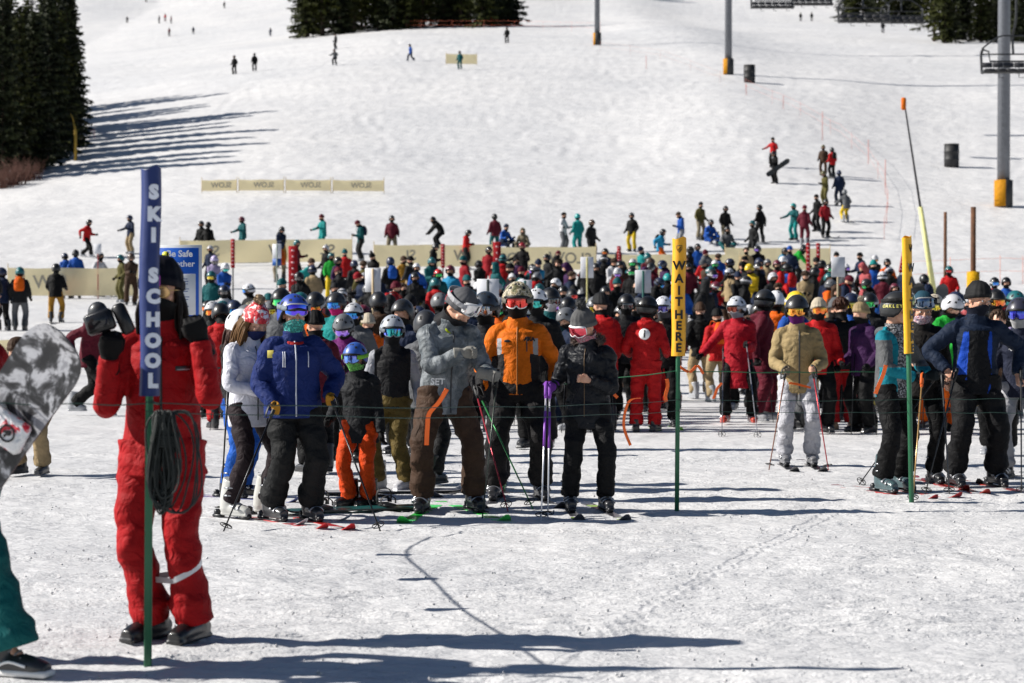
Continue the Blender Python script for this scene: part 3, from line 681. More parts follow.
# ------------------------------------------------------------ the figures of the front row
def person(px, fy, h, yaw, pose, S, label, dd=None, group=None):
    """px, fy: where the feet stand in the photo; h: bare standing height"""
    d = dd or d_for(px, fy); loc = onground(px, d); sc = h / 1.75
    p = solve(**pose); root = thing('person', label, 'person', loc, R(-yaw), group, sc)
    b, j, t = dress(root, p, S); bpy.context.view_layer.update()
    root['_p'] = 0; del root['_p']
    return root, p, j, t
def W(root, q): return root.matrix_world @ V(q)
def tip(root, q, dx, dy):
    w = W(root, q); x, y = w.x + dx, w.y + dy; return V((x, y, H(x, y) - .02))
def heroes():
    # 1 instructor in red by the blue banner pole
    S = dict(j=(.44, .008, .012), t=(.44, .008, .012), hat='beanie', hc=(.01, .01, .02), gog=None, mask=BLK, glove=(.012, .012, .013), boot='shoe', bc=BLK, seed=1, hair=(.03, .02, .015), hsc=(.86, .82, .95, 1), fat=1.0, tfat=1.05, tcuff=1.15, hem=.14, curl=(62, 62), face=True, vox=.008, gsc=1.1, arm=.98, flare=1.1)
    r1, p, j, t = person(167, 643, 1.79, -4, dict(feet=((-.08, .04, 0), (.12, -.03, 0)), toe=(34, 24), sole=.02, ht=(8, 2, 0), twist=3, pelvis=(-.02, 0, .91),
        hands=((-.235, -.24, 1.33), (.165, -.17, 1.40)), elb=((-.25, -.1, -1), (.2, -.2, -1)), fingers=(((1, -.2, .3), (.15, -.5, .9)), ((-1, -.3, .2), (-.25, -.3, .9)))), S,
        'ski instructor in an all red suit, black mittens raised, beside the blue banner pole')
    obj('sunglasses', SUNG, r1, matrix=p.head)
    zipper(j, j.data, p, plain(BLK, .5), .0, .5); g = G(); g.box((0, 0, 0), (.075, .022, .004), bev=.001); patch(j, j.data, p, g.mesh('name_tag', [plain(BLK, .3)]), .10, .36, 'name_tag')
    g = G(); g.box((0, 0, 0), (.06, .004, .002)); patch(j, j.data, p, g.mesh('tag_line', [plain(LGREY, .5)]), .10, .355, 'tag_line', off=.0095)
    bean = [c for c in r1.children if c.name.startswith('beanie')][0]
    for k, (x, c) in enumerate(((-.02, RED), (0, (.02, .1, .5)), (.018, (.5, .1, .5)))):
        g = G(); g.box((x, -.112 + abs(x) * .15, .05), (.008, .006, .045), bev=.002); obj('stripe', g.mesh('stripe', [fabric(c)]), bean)
    # reflective band round the lower leg
    T = t.data
    k, a = p.kn[1], p.ank[1]; c = k.lerp(a, .42); g = G(); ax = (a - k).normalized(); sx = p.hx; fy_ = ax.cross(sx)
    bvh = BVHTree.FromPolygons([v.co for v in T.vertices], [tuple(f.vertices) for f in T.polygons]); pts = []
    for q in np.linspace(0, 6.283, 40):
        dr = sx * math.cos(q) + fy_ * math.sin(q) + ax * .0; hh = bvh.ray_cast(c + dr * .2 - ax * (.05 * math.cos(q)), -dr)
        if hh[0] and (hh[0] - c).length < .16: pts.append(hh[0] + dr * .002)
    vs = []
    for q in pts: vs += [q - ax * .014, q + ax * .014]
    n = len(pts); g.add(vs, [(i * 2, i * 2 + 1, ((i + 1) % n) * 2 + 1, ((i + 1) % n) * 2) for i in range(n)]); obj('reflective_band', g.mesh('reflective_band', [plain((.75, .76, .78), .3, .3)]), t)
    # black hand scanner
    w = W(r1, grip(p, 0)); g = G()
    g.box((-.05, -.02, .075), (.135, .05, .1), rot=Euler((0, R(-18), 0)).to_matrix(), bev=.012); g.tube([(.03, -.0, .03), (.01, 0, -.03), (.0, .01, -.1)], [(.02, .028), (.022, .03), (.018, .024)], 10)
    g.box((.055, 0, .09), (.06, .06, .15), rot=Euler((0, R(-24), 0)).to_matrix(), bev=.012)
    sc = thing('hand_scanner', 'black hand scanner held up in the mitten of the red instructor', 'scanner', w); obj('housing', g.mesh('housing', [plain(BLK, .35)]), sc)
    g = G(); g.box((-.055, -.05, .08), (.1, .006, .07), rot=Euler((0, R(-18), 0)).to_matrix(), bev=.002); obj('screen', g.mesh('screen', [plain((.02, .02, .022), .12)]), sc)
    # 2 navy jacket man
    S = dict(jm=fabric((.013, .034, .15)), t=(.02, .021, .022), hc=(.02, .06, .35), gog=((.12, .05, .9), (.02, .2, .9)), gf=(.3, .3, .32), gs=(.3, .35, .4), gogz=.042, mm=blotch(((.0, .25, .22), (.01, .05, .06), (.05, .45, .38)), 60), glove=(.5, .24, .03), bc=CHAR,
             seed=2, fat=1.24, arm=1.0, tfat=1.2, skis=(.5, .02, .02), skis2=CHAR, hem=.1, hood=False, curl=(78, 78), vox=.0085)
    r2, p, j, t = person(293, 524, 1.66, -14, dict(feet=((-.16, .05, .02), (.14, .0, .02)), toe=(-22, -14), pelvis=(0, 0, .92), ht=(-6, 4, 0), lean=1,
        hands=((-.17, -.20, .92), (.27, -.12, .98)), elb=((-.8, .7, -.2), (.8, .7, -.2)), fingers=(((0, 0, 1), (.2, -1, -.3)), ((0, 0, 1), (-.3, -1, -.3)))), S,
        'man in a royal blue jacket, blue helmet and teal patterned mask')
    zipper(j, j.data, p, plain((.5, .52, .6), .4), -.08, .5)
    for x in (-.1, -.085, .1): zipper(j, j.data, p, plain((.6, .62, .7), .4), .3, .42, x, .004, 'pocket_zip')
    g = G(); g.box((0, 0, 0), (.05, .06, .004), bev=.001); patch(j, j.data, p, g.mesh('badge', [plain((.6, .5, .1), .5)]), -.19, .40, 'badge')
    g = G(); g.tube([(0, -.06, -.19), (0, -.05, -.22), (0, -.045, -.27)], [(.06, .04), (.075, .05), (.05, .035)], 14, side=(1, 0, 0)); obj('scarf', g.mesh('scarf', [fabric((.5, .03, .03))]), r2, matrix=p.head)
    a = W(r2, grip(p, 0)); ski_pole(a, V((px2x(222, 14.25), 14.25, H(px2x(222, 14.25), 14.25) - .02)), 'dark ski pole slanting from the gold glove of the royal blue jacket man')
    a = W(r2, grip(p, 1)); ski_pole(a, V((px2x(381, 14.3), 14.3, H(px2x(381, 14.3), 14.3) - .02)), 'black ski pole slanting right past the orange trousers of the child')
    # 3 woman in white
    S = dict(jm=fabric((.84, .84, .92)), tm=fabric((.035, .02, .025)), hat='beanie', hm=blotch(((.55, .02, .03), (.6, .03, .04), (.75, .7, .68)), 16), pom=(.5, .36, .22), hair=(.14, .07, .03), hairlong=True, mask=(.02, .03, .1), glove=(.03, .03, .04), bc=(.5, .5, .47), seed=3,
             fat=.98, tfat=.92, tcuff=.95, skis=(.6, .6, .6), hem=.17, curl=(62, 62))
    r3, p, j, t = person(249, 519, 1.60, -38, dict(feet=((-.17, .0, .02), (.19, .05, .02)), toe=(-16, -26), pelvis=(0, 0, .93), ht=(-10, 22, 0),
        hands=((-.02, -.24, 1.06), (.04, -.26, 1.12)), elb=((-1, .1, -.6), (1, .1, -.6))), S, 'woman in a white jacket and red bobble hat with long brown hair')
    zipper(j, j.data, p, plain(CHAR, .5), -.1, .5)
    o = onground(220, 15.3); ski_pole(o + V((.06, .05, 1.12)), o, 'thin dark ski pole upright left of the white jacket woman')
    # 4 child
    S = dict(jm=fabric((.035, .037, .042)), tm=fabric((.85, .10, .008)), hc=(.03, .1, .4), gog=((.1, .25, .75), (.35, .3, .9)), gf=(.1, .12, .15), mm=blotch(((.01, .015, .01), (.2, .75, .12), (.01, .02, .01), (.25, .7, .15)), 45), boot='board', bc=BLK, seed=4, fat=1.04, tfat=1.02, tcuff=1.1, hem=.2, flare=1.08, arm=1.0, curl=(62, 20), hood=True)
    r4, p, j, t = person(360, 509, 1.31, 10, dict(feet=((-.12, -.02, .0), (.08, .04, .0)), toe=(45, 40), knee=(V((-.25, -1, 0)), V((.1, -1, 0))), pelvis=(0, 0, .90), ht=(14, 6, 0), lean=4, side=-4, hands=((-.28, -.2, .95), (.26, -.1, .80))), S,
        'child in orange trousers, charcoal jacket, blue helmet and green and black mask')
    obj('strap', STRAP, [c for c in r4.children if c.name.startswith('helmet')][0], mats=[fabric((.3, .75, .1))])
    snowboard(onground(361, 15.75) + V((-.05, -.03, .015)), R(22), 1.25, 'dark teal snowboard under the boots of the child in orange trousers', (.01, .09, .09), (.02, .2, .18))
    # 5 olive trousers boarder
    S = dict(jm=fabric((.03, .03, .033)), jm2=fabric((.45, .46, .5)), tm=fabric((.15, .105, .035)), hc=(.35, .38, .42), gog=((.02, .5, .5), (.1, .15, .85)), gf=(.2, .22, .25), mask=(.02, .02, .025), boot='board', bc=(.5, .5, .52), seed=5, jz=lambda c, n: 1 if abs(c.x) > .185 else 0, hem=.08, tfat=1.1)
    person(392, 493, 1.50, -8, dict(feet=((-.15, .1, .0), (.15, -.05, .0)), toe=(50, 50), ht=(0, 6, 0), hands=((-.3, -.05, .85), (.27, -.15, .9))), S, 'snowboarder in olive trousers, black vest over pale sleeves and mirrored blue goggles')
    snowboard(onground(390, 17.35) + V((0, 0, .01)), R(12), 1.35, 'pale grey snowboard under the boots of the olive trouser boarder', (.5, .5, .52), (.25, .27, .3))
    # 6 grey jacket man looking down
    S = dict(jm=blotch(((.06, .075, .085), (.105, .12, .13), (.19, .21, .225)), 7, sharp=.1), tm=fabric((.075, .042, .026)), hat='beanie', hc=(.13, .13, .14), gog=((.5, .5, .52), (.8, .8, .8)), gogup=True, gf=(.6, .6, .6), gs=(.5, .5, .52), mask=(.03, .03, .035), glove=(.3, .29, .26), bc=BLK, seed=6, fat=1.06, arm=1.05, tfat=1.12, hem=.16, skis=(.03, .55, .06), skis2=(.1, .7, .2), fold=.08, vox=.0085)
    r6, p, j, t = person(446, 513, 1.80, -28, dict(feet=((-.19, .02, .02), (.19, -.1, .02)), toe=(36, 10), pelvis=(0, .03, .905), lean=14, ht=(-24, 46, 0), twist=-8,
        hands=((-.03, -.36, 1.22), (.14, -.42, 1.06)), elb=((-.7, .4, -.6), (.6, .5, -.8)), fingers=(((0, -.3, 1), (1, -.4, .1)), ((0, 0, 1), (.4, -1, -.2)))), S,
        'man in a grey dyed jacket and brown trousers looking down at his hands')
    zipper(j, j.data, p, plain(CHAR, .5), -.1, .5)
    g = G(); g.tube([(0, -.06, -.15), (0, -.055, -.19)], [(.07, .06), (.08, .06)], 14, side=(1, 0, 0)); obj('collar_lining', g.mesh('collar_lining', [fabric((.5, .6, .02))]), r6, matrix=p.head)
    m1 = plain((.75, .76, .78), .5); patch(j, j.data, p, text_mesh('SET', .07, .001, m1, .001), -.10, .12, 'lettering')
    a = W(r6, grip(p, 1)); b = V((px2x(482, 15.2), 15.2, H(px2x(482, 15.2), 15.2) - .02)); ski_pole(a, b, 'dark ski pole from the forward glove of the grey dyed jacket man', col=(.05, .06, .05))
    # 7 orange jacket man
    oz = lambda c, n: 1 if ((abs(c.x) > .10 and abs(c.x) < .215 and c.z < 1.22 and c.z < 1.22 - (abs(c.x) - .1) * .3 and c.y > -.12 + .0) or (abs(c.x) > .24 and c.z < 1.06 and abs(c.x) > .27 + (c.z - .9) * .1)) else (2 if (.13 < abs(c.x) < .17 and 1.05 < c.z < 1.34 and c.y < -.05) else 0)
    S = dict(jm=fabric((.86, .23, .006)), jm2=fabric((.035, .033, .035)), jm3=fabric((.42, .43, .45)), jz=oz, t=(.024, .022, .024), hm=blotch(((.12, .12, .05), (.3, .24, .13), (.55, .5, .38), (.1, .09, .05)), 22), gog=((.75, .03, .02), (.9, .1, .06)), gf=(.85, .85, .85), gs=(.2, .18, .15), mask=BLK, glove=BLK, bc=(.03, .03, .035), seed=7, fat=1.06, arm=.98, tfat=1.18, hem=.06, skis=(.05, .05, .06), skis2=(.5, .5, .5), curl=(78, 78), vox=.0085)
    r7, p, j, t = person(518, 501, 1.77, 3, dict(feet=((-.19, .0, .02), (.19, .03, .02)), toe=(4, -14), lean=2, ht=(2, 6, 0), hands=((-.29, -.2, .93), (.30, -.10, .92)), elb=((-.5, .8, -.2), (.5, .8, -.2)), fingers=(((0, 0, 1), (.1, -1, -.4)), ((0, 0, 1), (-.2, -1, -.3)))), S,
        'man in a bright orange jacket with camouflage helmet and red goggles with white frame')
    zipper(j, j.data, p, plain((.3, .1, .01), .5), -.08, .5); zipper(j, j.data, p, plain(CHAR, .5), .30, .42, .08, .005, 'pocket_zip')
    k2 = plain(BLK, .6); patch(j, j.data, p, text_mesh('AKA', .045, .001, k2, .003), .10, .40, 'lettering')
    g = G(); g.ell((0, 0, 0), (.028, .012, .003), 14, 6); patch(j, j.data, p, g.mesh('badge', [k2]), -.08, .385, 'badge')
    a = W(r7, grip(p, 0)); b = V((px2x(533, 15.9), 15.9, H(px2x(533, 15.9), 15.9))); ski_pole(a, b, 'black ski pole slanting right from the lower hand of the orange jacket man', col=(.03, .2, .06))
    b = V((px2x(508, 15.7), 15.7, H(px2x(508, 15.7), 15.7))); ski_pole(a + V((-.02, .03, .01)), b, 'second ski pole beside it with a red stripe, left of the orange jacket man', col=(.35, .03, .05))
    for x0, col, lb in ((498, (.45, .02, .03), 'red and white ski tip lying in front of the orange jacket man'), (462, (.02, .02, .025), 'black ski tip just behind the green ski')):
        pass
    # 8 man with black helmet behind him
    S = dict(jm=fabric((.035, .035, .04)), t=BLK, hc=(.025, .035, .05), gog=((.3, .3, .33), (.6, .6, .62)), gf=(.1, .1, .1), mask=BLK, glove=BLK, bc=(.04, .3, .05), seed=8, skis=(.1, .1, .12), fat=1.1, vox=.012)
    person(487, 493, 1.70, 12, dict(hands=((-.3, -.2, .9), (.3, -.1, .9)), ht=(6, 4, 0)), S, 'man in black with a glossy dark helmet half hidden behind the orange jacket', dd=17.7)
    # 9 woman in a black down jacket
    S = dict(jm=fabric((.022, .025, .033), .45), t=(.016, .016, .018), hat='beanie', hc=(.13, .13, .13), pom=(.09, .09, .09), gog=((.6, .02, .05), (.8, .08, .12)), gf=(.8, .8, .8), gs=(.8, .8, .8), mm=blotch(((.35, .3, .3), (.5, .03, .1), (.1, .08, .1), (.6, .5, .5)), 70), bare=(False, True), glove=(.2, .06, .4), bc=(.03, .03, .035), seed=9, fat=1.08, tfat=1.02, tcuff=1.0, hem=.2, skis=(.06, .06, .07), skis2=(.4, .6, .1), face=False, fold=.09, curl=(78, 62), vox=.0085)
    r9, p, j, t = person(588, 512, 1.57, 14, dict(feet=((-.16, .0, .02), (.15, .04, .02)), toe=(-18, -24), ht=(28, 24, 6), lean=4, hands=((-.26, -.27, 1.10), (.06, -.26, 1.16)), elb=((-.4, .3, -.9), (.4, .2, -1)), fingers=(((0, 0, 1), (-.1, -1, -.1)), ((-.3, -.2, 1), (-1, -.3, .25)))), S,
        'woman in a black down jacket with dark bobble hat, patterned scarf and one bare hand')
    zipper(j, j.data, p, plain((.12, .07, .03), .4), -.08, .5, 0, .0035)
    g = G(); hn = p.neck
    rr_ = random.Random(9); ring = [(V((math.sin(a) * .125, .03 - math.cos(a) * .105, .045 - .04 * math.cos(a)))) for a in np.linspace(1.0, 5.28, 40)]
    g.tube(ring, [.022] * 40, 8)
    for q in ring:
        for k in range(26):
            dv = V((rr_.gauss(0, 1), rr_.gauss(0, 1), rr_.gauss(0, 1))).normalized(); s_ = dv.orthogonal().normalized() * .004; g.add([q + dv * .015 - s_, q + dv * .015 + s_, q + dv * (.045 + .01 * rr_.random())], [(0, 1, 2)])
    obj('fur_trim', g.mesh('fur_trim', [fabric((.16, .12, .1))]), r9, matrix=M.Translation(hn))
    ga = W(r9, grip(p, 0))
    for k, (px_, col, lb) in enumerate(((541, (.7, .7, .75), 'white and purple ski pole held by the down jacket woman, left of the pair'), (548, (.35, .12, .55), 'white and purple ski pole held by the down jacket woman, right of the pair'))):
        b = V((px2x(px_, 15.0), 15.0 + k * .1, H(px2x(px_, 15), 15.0) - .02)); o = ski_pole(ga + V((.03 * k, .02 * k, 0)), b, lb, col=(.7, .7, .74), gcol=(.25, .06, .45))
        g = G(); g.tube([(0, 0, -.2), (0, 0, -.5)], [.0105, .0095], 8); obj('sleeve', g.mesh('sleeve', [plain((.25, .06, .45), .4)]), o)
    # 13 tan jacket
    S = dict(jm=fabric((.42, .31, .15)), tm=blotch(((.36, .36, .39), (.42, .42, .45), (.3, .3, .33)), 9), hc=(.02, .02, .022), gog=((.9, .3, .02), (.95, .65, .05)), mask=(.12, .01, .14), glove=None, bare=(False, True), bc=(.14, .14, .15), seed=13, fat=1.08, tfat=1.05, hem=.16, skis=(.03, .03, .035), curl=(62, 62), hood=True, vox=.0095)
    S['glove'] = (.25, .2, .14)
    r13, p, j, t = person(797, 467, 1.70, 6, dict(feet=((-.13, 0, .02), (.16, .02, .02)), toe=(-6, -6), ht=(8, 8, 0), hands=((-.12, -.28, 1.02), (.16, -.26, 1.03)), elb=((-.5, .3, -.9), (.5, .3, -.9)), fingers=(((0, 0, 1), (.3, -1, -.2)), ((0, 0, 1), (-.6, -1, -.1)))), S,
        'person in a tan jacket and pale trousers with orange goggles and purple mask, holding poles')
    zipper(j, j.data, p, plain((.03, .03, .03), .4), -.1, .5, .02, .008)
    g = G(); g.ell((0, .01, .155), (.03, .06, .03), 10, 6); a = W(r13, grip(p, 0))
    b = V((px2x(769, 20.0), 20.0, H(px2x(769, 20), 20) - .02)); ski_pole(a, b, 'ski pole slanting left from the tan jacket', col=(.25, .1, .06))
    a = W(r13, grip(p, 1)); b = V((px2x(829, 19.9), 19.9, H(px2x(829, 19.9), 19.9) - .02)); ski_pole(a, b, 'red and black ski pole slanting right from the tan jacket', col=(.4, .02, .03))
    # 14 brown hair, black top, red trousers, seen from behind
    S = dict(j=(.015, .015, .018), t=(.5, .014, .02), hat='hair', hc=(.06, .022, .015), hair=(.06, .022, .015), hairlong=False, mask=BLK, glove=BLK, bc=(.2, .12, .06), boot='shoe', seed=14, fat=1.1, tfat=1.12, vox=.014, bare=(False, False), hood=False)
    person(842, 430, 1.76, 172, dict(hands=((-.12, -.28, 1.1), (.12, -.28, 1.1)), ht=(0, 8, 0), sole=.02), S, 'person with brown hair, black top and red trousers seen from behind')
    # 15 woman with lettered helmet
    S = dict(jm=blotch(((.02, .02, .022), (.3, .3, .31), (.015, .015, .017), (.22, .22, .23)), 75, vor=True), jm2=fabric((.01, .25, .33)), jm3=fabric((.13, .135, .14)), jz=lambda c, n: (1 if c.z < 1.13 or c.z > 1.37 else 2) if abs(c.x) > .175 else (1 if .105 < abs(c.x) and c.z > .9 and c.y < .02 else 2 if c.y > .02 else 0), t=BLK, hc=(.02, .021, .022), gog=((.25, .3, .1), (.1, .12, .1)), gogup=True, gf=(.03, .03, .03), gs=(.03, .03, .03), mask=None, hair=(.12, .07, .04), hairlong=False, glove=(.02, .03, .035), bc=(.05, .09, .1), seed=15, fat=1.02, tfat=1.0, skis=(.3, .02, .02), hem=.08, face=True, curl=(78, 62), vox=.009)
    r15, p, j, t = person(892, 493, 1.70, -48, dict(feet=((-.14, 0, .02), (.14, .0, .02)), toe=(26, 20), ht=(-20, 6, 0), hands=((-.1, -.3, 1.04), (.2, -.26, 1.05)), elb=((-1, .3, -.6), (1, .2, -.6)), fingers=(((0, 0, 1), (.2, -1, -.1)), ((0, 0, 1), (-.2, -1, 0)))), S,
        'woman in a teal and grey jacket and lettered black helmet by the leaning sign')
    yl = plain((.55, .5, .1), .5); hl = [c for c in r15.children if c.name.startswith('helmet')][0]
    for k, ch in enumerate('OAKLEY'):
        a_ = R(-122 + k * 13); a_ = R(-128) + k * R(12); nrm = V((math.sin(a_) * 1.15, -math.cos(a_), .28)).normalized(); pos = V((.1165 * math.sin(a_), -.1405 * math.cos(a_) + .008, .018 + .003 * k)); xx = V((math.cos(a_), math.sin(a_), .1)).normalized(); xx = (xx - nrm * xx.dot(nrm)).normalized()
        obj('lettering', text_mesh(ch, .036, .0015, yl, .001), hl, matrix=mat_axes(pos + nrm * .003, xx, nrm.cross(xx), nrm))
    for s in (-1, 1): obj('eye', EYE, r15, matrix=p.head @ M.Translation((s * .031, -.083, .002)))
    a = W(r15, grip(p, 0)); b = V((px2x(913, 16.5), 16.5, H(px2x(913, 16.5), 16.5) - .02)); ski_pole(a, b, 'tan shafted ski pole in front of the lettered helmet woman', col=(.4, .25, .1), gcol=(.7, .12, .01))
    a = W(r15, grip(p, 1)); b = V((px2x(858, 18.2), 18.2, H(px2x(858, 18.2), 18.2) - .02)); ski_pole(a, b, 'thin ski pole slanting left behind the lettered helmet woman')
    # 16 man behind the leaning yellow sign
    S = dict(j=(.03, .026, .024), t=BLK, hat='beanie', hc=(.03, .08, .12), gog=((.05, .1, .2), (.2, .25, .3)), gogup=True, gf=(.25, .25, .25), gs=(.02, .02, .02), mm=blotch(((.5, .3, .3), (.1, .08, .2), (.7, .6, .6), (.5, .1, .15)), 50), glove=None, bare=(True, True), bc=DK, seed=16, fat=1.06, skis=(.25, .02, .02), face=True, vox=.011)
    r16, p, j, t = person(921, 484, 1.72, 4, dict(hands=((-.1, -.3, 1.12), (.2, -.2, .95)), ht=(-4, 18, 0), fingers=(((.6, -.2, .6), (.3, -1, .3)), None)), S, 'man in a dark jacket with goggles up on his hat behind the leaning sign', dd=18.4)
    for s in (-1, 1): obj('eye', EYE, r16, matrix=p.head @ M.Translation((s * .031, -.083, .002)))
    # 17 man with open blue jacket
    bz = lambda c, n: 1 if (-.075 - .05 * (1.4 - c.z) < c.x < .10 + .02 * math.sin(c.z * 14) and c.y < -.02 and c.z < 1.37) else (2 if (-.115 - .16 * (1.42 - c.z) < c.x < .122 and c.y < -.03 and c.z < 1.36) else 0)
    S = dict(jm=fabric((.014, .022, .05)), jm2=fabric((.010, .011, .014)), jm3=fabric((.012, .09, .5)), jz=bz, t=(.014, .014, .016), hat='beanie', hc=(.03, .03, .032), pom=None, mask=(.012, .016, .035), glove=None, bare=(True, True), bc=DK, seed=17, fat=1.1, arm=1.0, tfat=1.18, skis=(.3, .03, .02), hem=.12, face=True, vox=.0085, hood=True)
    r17, p, j, t = person(975, 487, 1.80, 2, dict(feet=((-.17, 0, .02), (.19, .03, .02)), toe=(-8, -14), ht=(-32, 8, 0), hands=((-.27, -.16, 1.02), (.36, -.05, .98)), elb=((-1, .5, .1), (1, .5, -.1)), fingers=(((1, -.2, .4), (.3, -.5, -1)), ((0, -1, .2), (0, -.2, -1)))), S,
        'man in an open blue lined jacket over black, dark beanie, hand on hip')
    for s in (-1, 1): obj('eye', EYE, r17, matrix=p.head @ M.Translation((s * .031, -.083, .002)))
    for (a0, b0, lb, c_) in (((.0, -.3, 1.0), 925, 'ski pole crossing to the lower left of the blue lined jacket', (.05, .05, .05)), ((-.32, -.2, .95), 950, 'upright ski pole left of the blue lined jacket man', (.1, .1, .1)), ((.38, -.1, 1.0), 1022, 'ski pole slanting right at the right edge', (.06, .06, .06))):
        d_ = 17.2; b = V((px2x(b0, d_), d_, H(px2x(b0, d_), d_) - .02)); ski_pole(W(r17, V((a0[0] if a0[0] else -.22, a0[1], a0[2]))), b, lb, col=c_)
    # 18 right edge
    S = dict(j=(.02, .025, .05), tm=fabric((.45, .45, .48)), hc=(.03, .03, .05), gog=((.05, .05, .6), (.1, .2, .8)), mask=(.5, .5, .5), glove=BLK, bc=DK, seed=18, skis=(.06, .06, .06), vox=.011)
    r18, p, j, t = person(1020, 478, 1.66, 20, dict(hands=((-.25, -.25, .95), (.25, -.2, .95)), ht=(5, 5, 0)), S, 'person at the right edge in navy jacket with white script and pale trousers', dd=18.9)
    g = G(); pts = [V((-.05 + .1 * t_, .012 * math.sin(t_ * 22), 0)) for t_ in np.linspace(0, 1, 24)]; g.tube(pts, [(.004, .0012)] * 24, 5); patch(j, j.data, p, g.mesh('script', [plain(WHT, .5)]), -.04, .36, 'script')
    # 10 red suit with the information badge
    S = dict(j=RED, t=RED, hc=BLK, gog=((.8, .05, .02), (.9, .5, .02)), mask=BLK, glove=BLK, boot='shoe', bc=BLK, seed=10, fat=1.05, tfat=1.1, vox=.013, hem=.1)
    r10, p, j, t = person(646, 432, 1.74, -168, dict(sole=.02, feet=((-.12, 0, 0), (.12, .1, 0)), hands=((-.25, -.22, 1.02), (.25, -.22, 1.02)), ht=(50, 4, 0)), S, 'person in a red suit with a white information badge on the back')
    g = G(); g.tube([(0, 0, 0), (0, 0, .004)], [.075, .075], 28); bd = patch(j, j.data, p, g.mesh('badge', [plain(WHT, .5)]), 0, .36, 'badge', back=True)
    if bd: obj('lettering', text_mesh('i', .15, .001, plain(BLK, .5), .004), bd, matrix=M.Translation((0, 0, .0065)))
    # 11 man with hand at mouth
    S = dict(j=(.022, .02, .02), t=BLK, hc=(.7, .7, .75), gog=((.1, .1, .4), (.2, .1, .4)), gf=(.7, .7, .75), mask=(.1, .1, .11), glove=None, bare=(True, True), bc=DK, seed=11, skis=(.25, .6, .1), vox=.013)
    person(664, 432, 1.75, 10, dict(hands=((-.03, -.2, 1.36), (.22, -.2, .98)), ht=(10, 6, 0)), S, 'person in black with a white helmet raising a bare hand to the face', dd=27.6)
    # 12 instructor in long red parka
    S = dict(jm=fabric((.5, .012, .03)), t=BLK, hc=(.6, .62, .66), gog=((.3, .05, .02), (.5, .1, .05)), gf=(.5, .5, .5), mask=(.35, .36, .4), glove=BLK, bc=(.45, .05, .03), seed=12, fat=1.15, hem=.42, flare=1.12, vox=.013, curl=(62, 20))
    r12, p, j, t = person(738, 425, 1.76, 8, dict(feet=((-.17, 0, .02), (.2, .05, .02)), twist=-8, hands=((-.5, -.12, .98), (.12, -.3, 1.12)), ht=(28, 10, 0), lean=6), S, 'person in a long crimson parka and pale helmet with one arm held out')
    a = W(r12, grip(p, 1)); b = V((px2x(758, 25.2), 25.2, H(px2x(758, 25.2), 25.2))); ski_pole(a, b, 'ski pole crossing the long crimson parka', col=(.35, .35, .38))
    a = W(r12, (-.2, -.2, 1.05)); b = V((px2x(722, 25.4), 25.4, H(px2x(722, 25.4), 25.4))); ski_pole(a, b, 'ski pole left of the long crimson parka', col=(.2, .2, .22))
    # woman's neighbour in white helmet and blue trousers
    S = dict(jm=fabric((.03, .03, .034)), tm=fabric((.02, .14, .5)), hc=(.75, .76, .78), gog=None, mask=(.6, .1, .2), hair=(.08, .04, .03), hairlong=True, glove=BLK, bc=DK, seed=19, skis=(.1, .12, .3), vox=.012)
    person(236, 500, 1.55, -70, dict(ht=(0, 8, 0)), S, 'person in a white helmet, dark jacket and blue trousers behind the white jacket woman', dd=17)
    # far left walker carrying the snowboard
    S = dict(j=(.45, .01, .015), t=(.01, .13, .13), hat='beanie', hc=BLK, mask=BLK, glove=BLK, bc=(.02, .02, .022), boot='shoe', seed=20, fat=1.05, tfat=1.2, tcuff=1.2, hem=.1, vox=.009)
    d0 = 8.72; loc = onground(-25, d0); r20 = thing('person', 'person in a red top and teal trousers walking at the left edge with a snowboard', 'person', loc, R(72), None, 1.0)
    p = solve(feet=((-.1, -.24, 0), (.12, .30, 0)), toe=(0, 4), pelvis=(0, .05, .90), sole=.02, lean=4, hands=((-.28, -.12, .98), (.25, .1, .92)), elb=((-.6, .9, 0), (.6, .8, -.2)))
    b_, j_, t_ = dress(r20, p, S); bpy.context.view_layer.update()
    for bo in [c for c in r20.children if c.name.startswith('boot')]:
        g = G(); g.box((0, -.035, .016), (.096, .31, .03), bev=.01); obj('sole', g.mesh('sole', [plain((.75, .74, .72), .6)]), bo)
        for sx in (-1, 1): g = G(); g.tube([(sx * .052, .03, .05), (sx * .053, -.02, .066), (sx * .056, -.1, .05)], [(.003, .007)] * 3, 6, res=3); obj('stripe', g.mesh('stripe', [plain(WHT, .5)]), bo)
def board_outline(L, W_, n=64):
    pts = []
    for i in range(n + 1):
        t = math.sin((-1 + 2 * i / n) * math.pi / 2); y = t * L / 2; e = 1 - abs(t); w = W_ / 2 * (.88 + .12 * t * t); cap = .26
        if e < cap: w *= math.sqrt(max(0, 1 - ((cap - e) / cap) ** 2.2))
        z = .0 + (.06 * ((abs(t) - .84) / .16) ** 2 if abs(t) > .84 else 0); pts.append((y, max(w, .004), z))
    return pts
def board_mesh(L, W_, m1, m2, edge):
    g = G(); pts = board_outline(L, W_); vs = []
    for y, w, z in pts: vs += [(-w, y, z), (w, y, z), (w, y, z + .012), (-w, y, z + .012)]
    n = len(pts); fs = [(i * 4 + a, i * 4 + (a + 1) % 4, (i + 1) * 4 + (a + 1) % 4, (i + 1) * 4 + a) for i in range(n - 1) for a in range(4)]
    g.add(vs, fs); g.m = [(1, 2, 0, 2)[i % 4] for i in range(len(fs))]; g.add(vs[:4], [(3, 2, 1, 0)], 2); g.add(vs[-4:], [(0, 1, 2, 3)], 2)
    return g.mesh('deck', [m1, m2, edge], smooth=False)
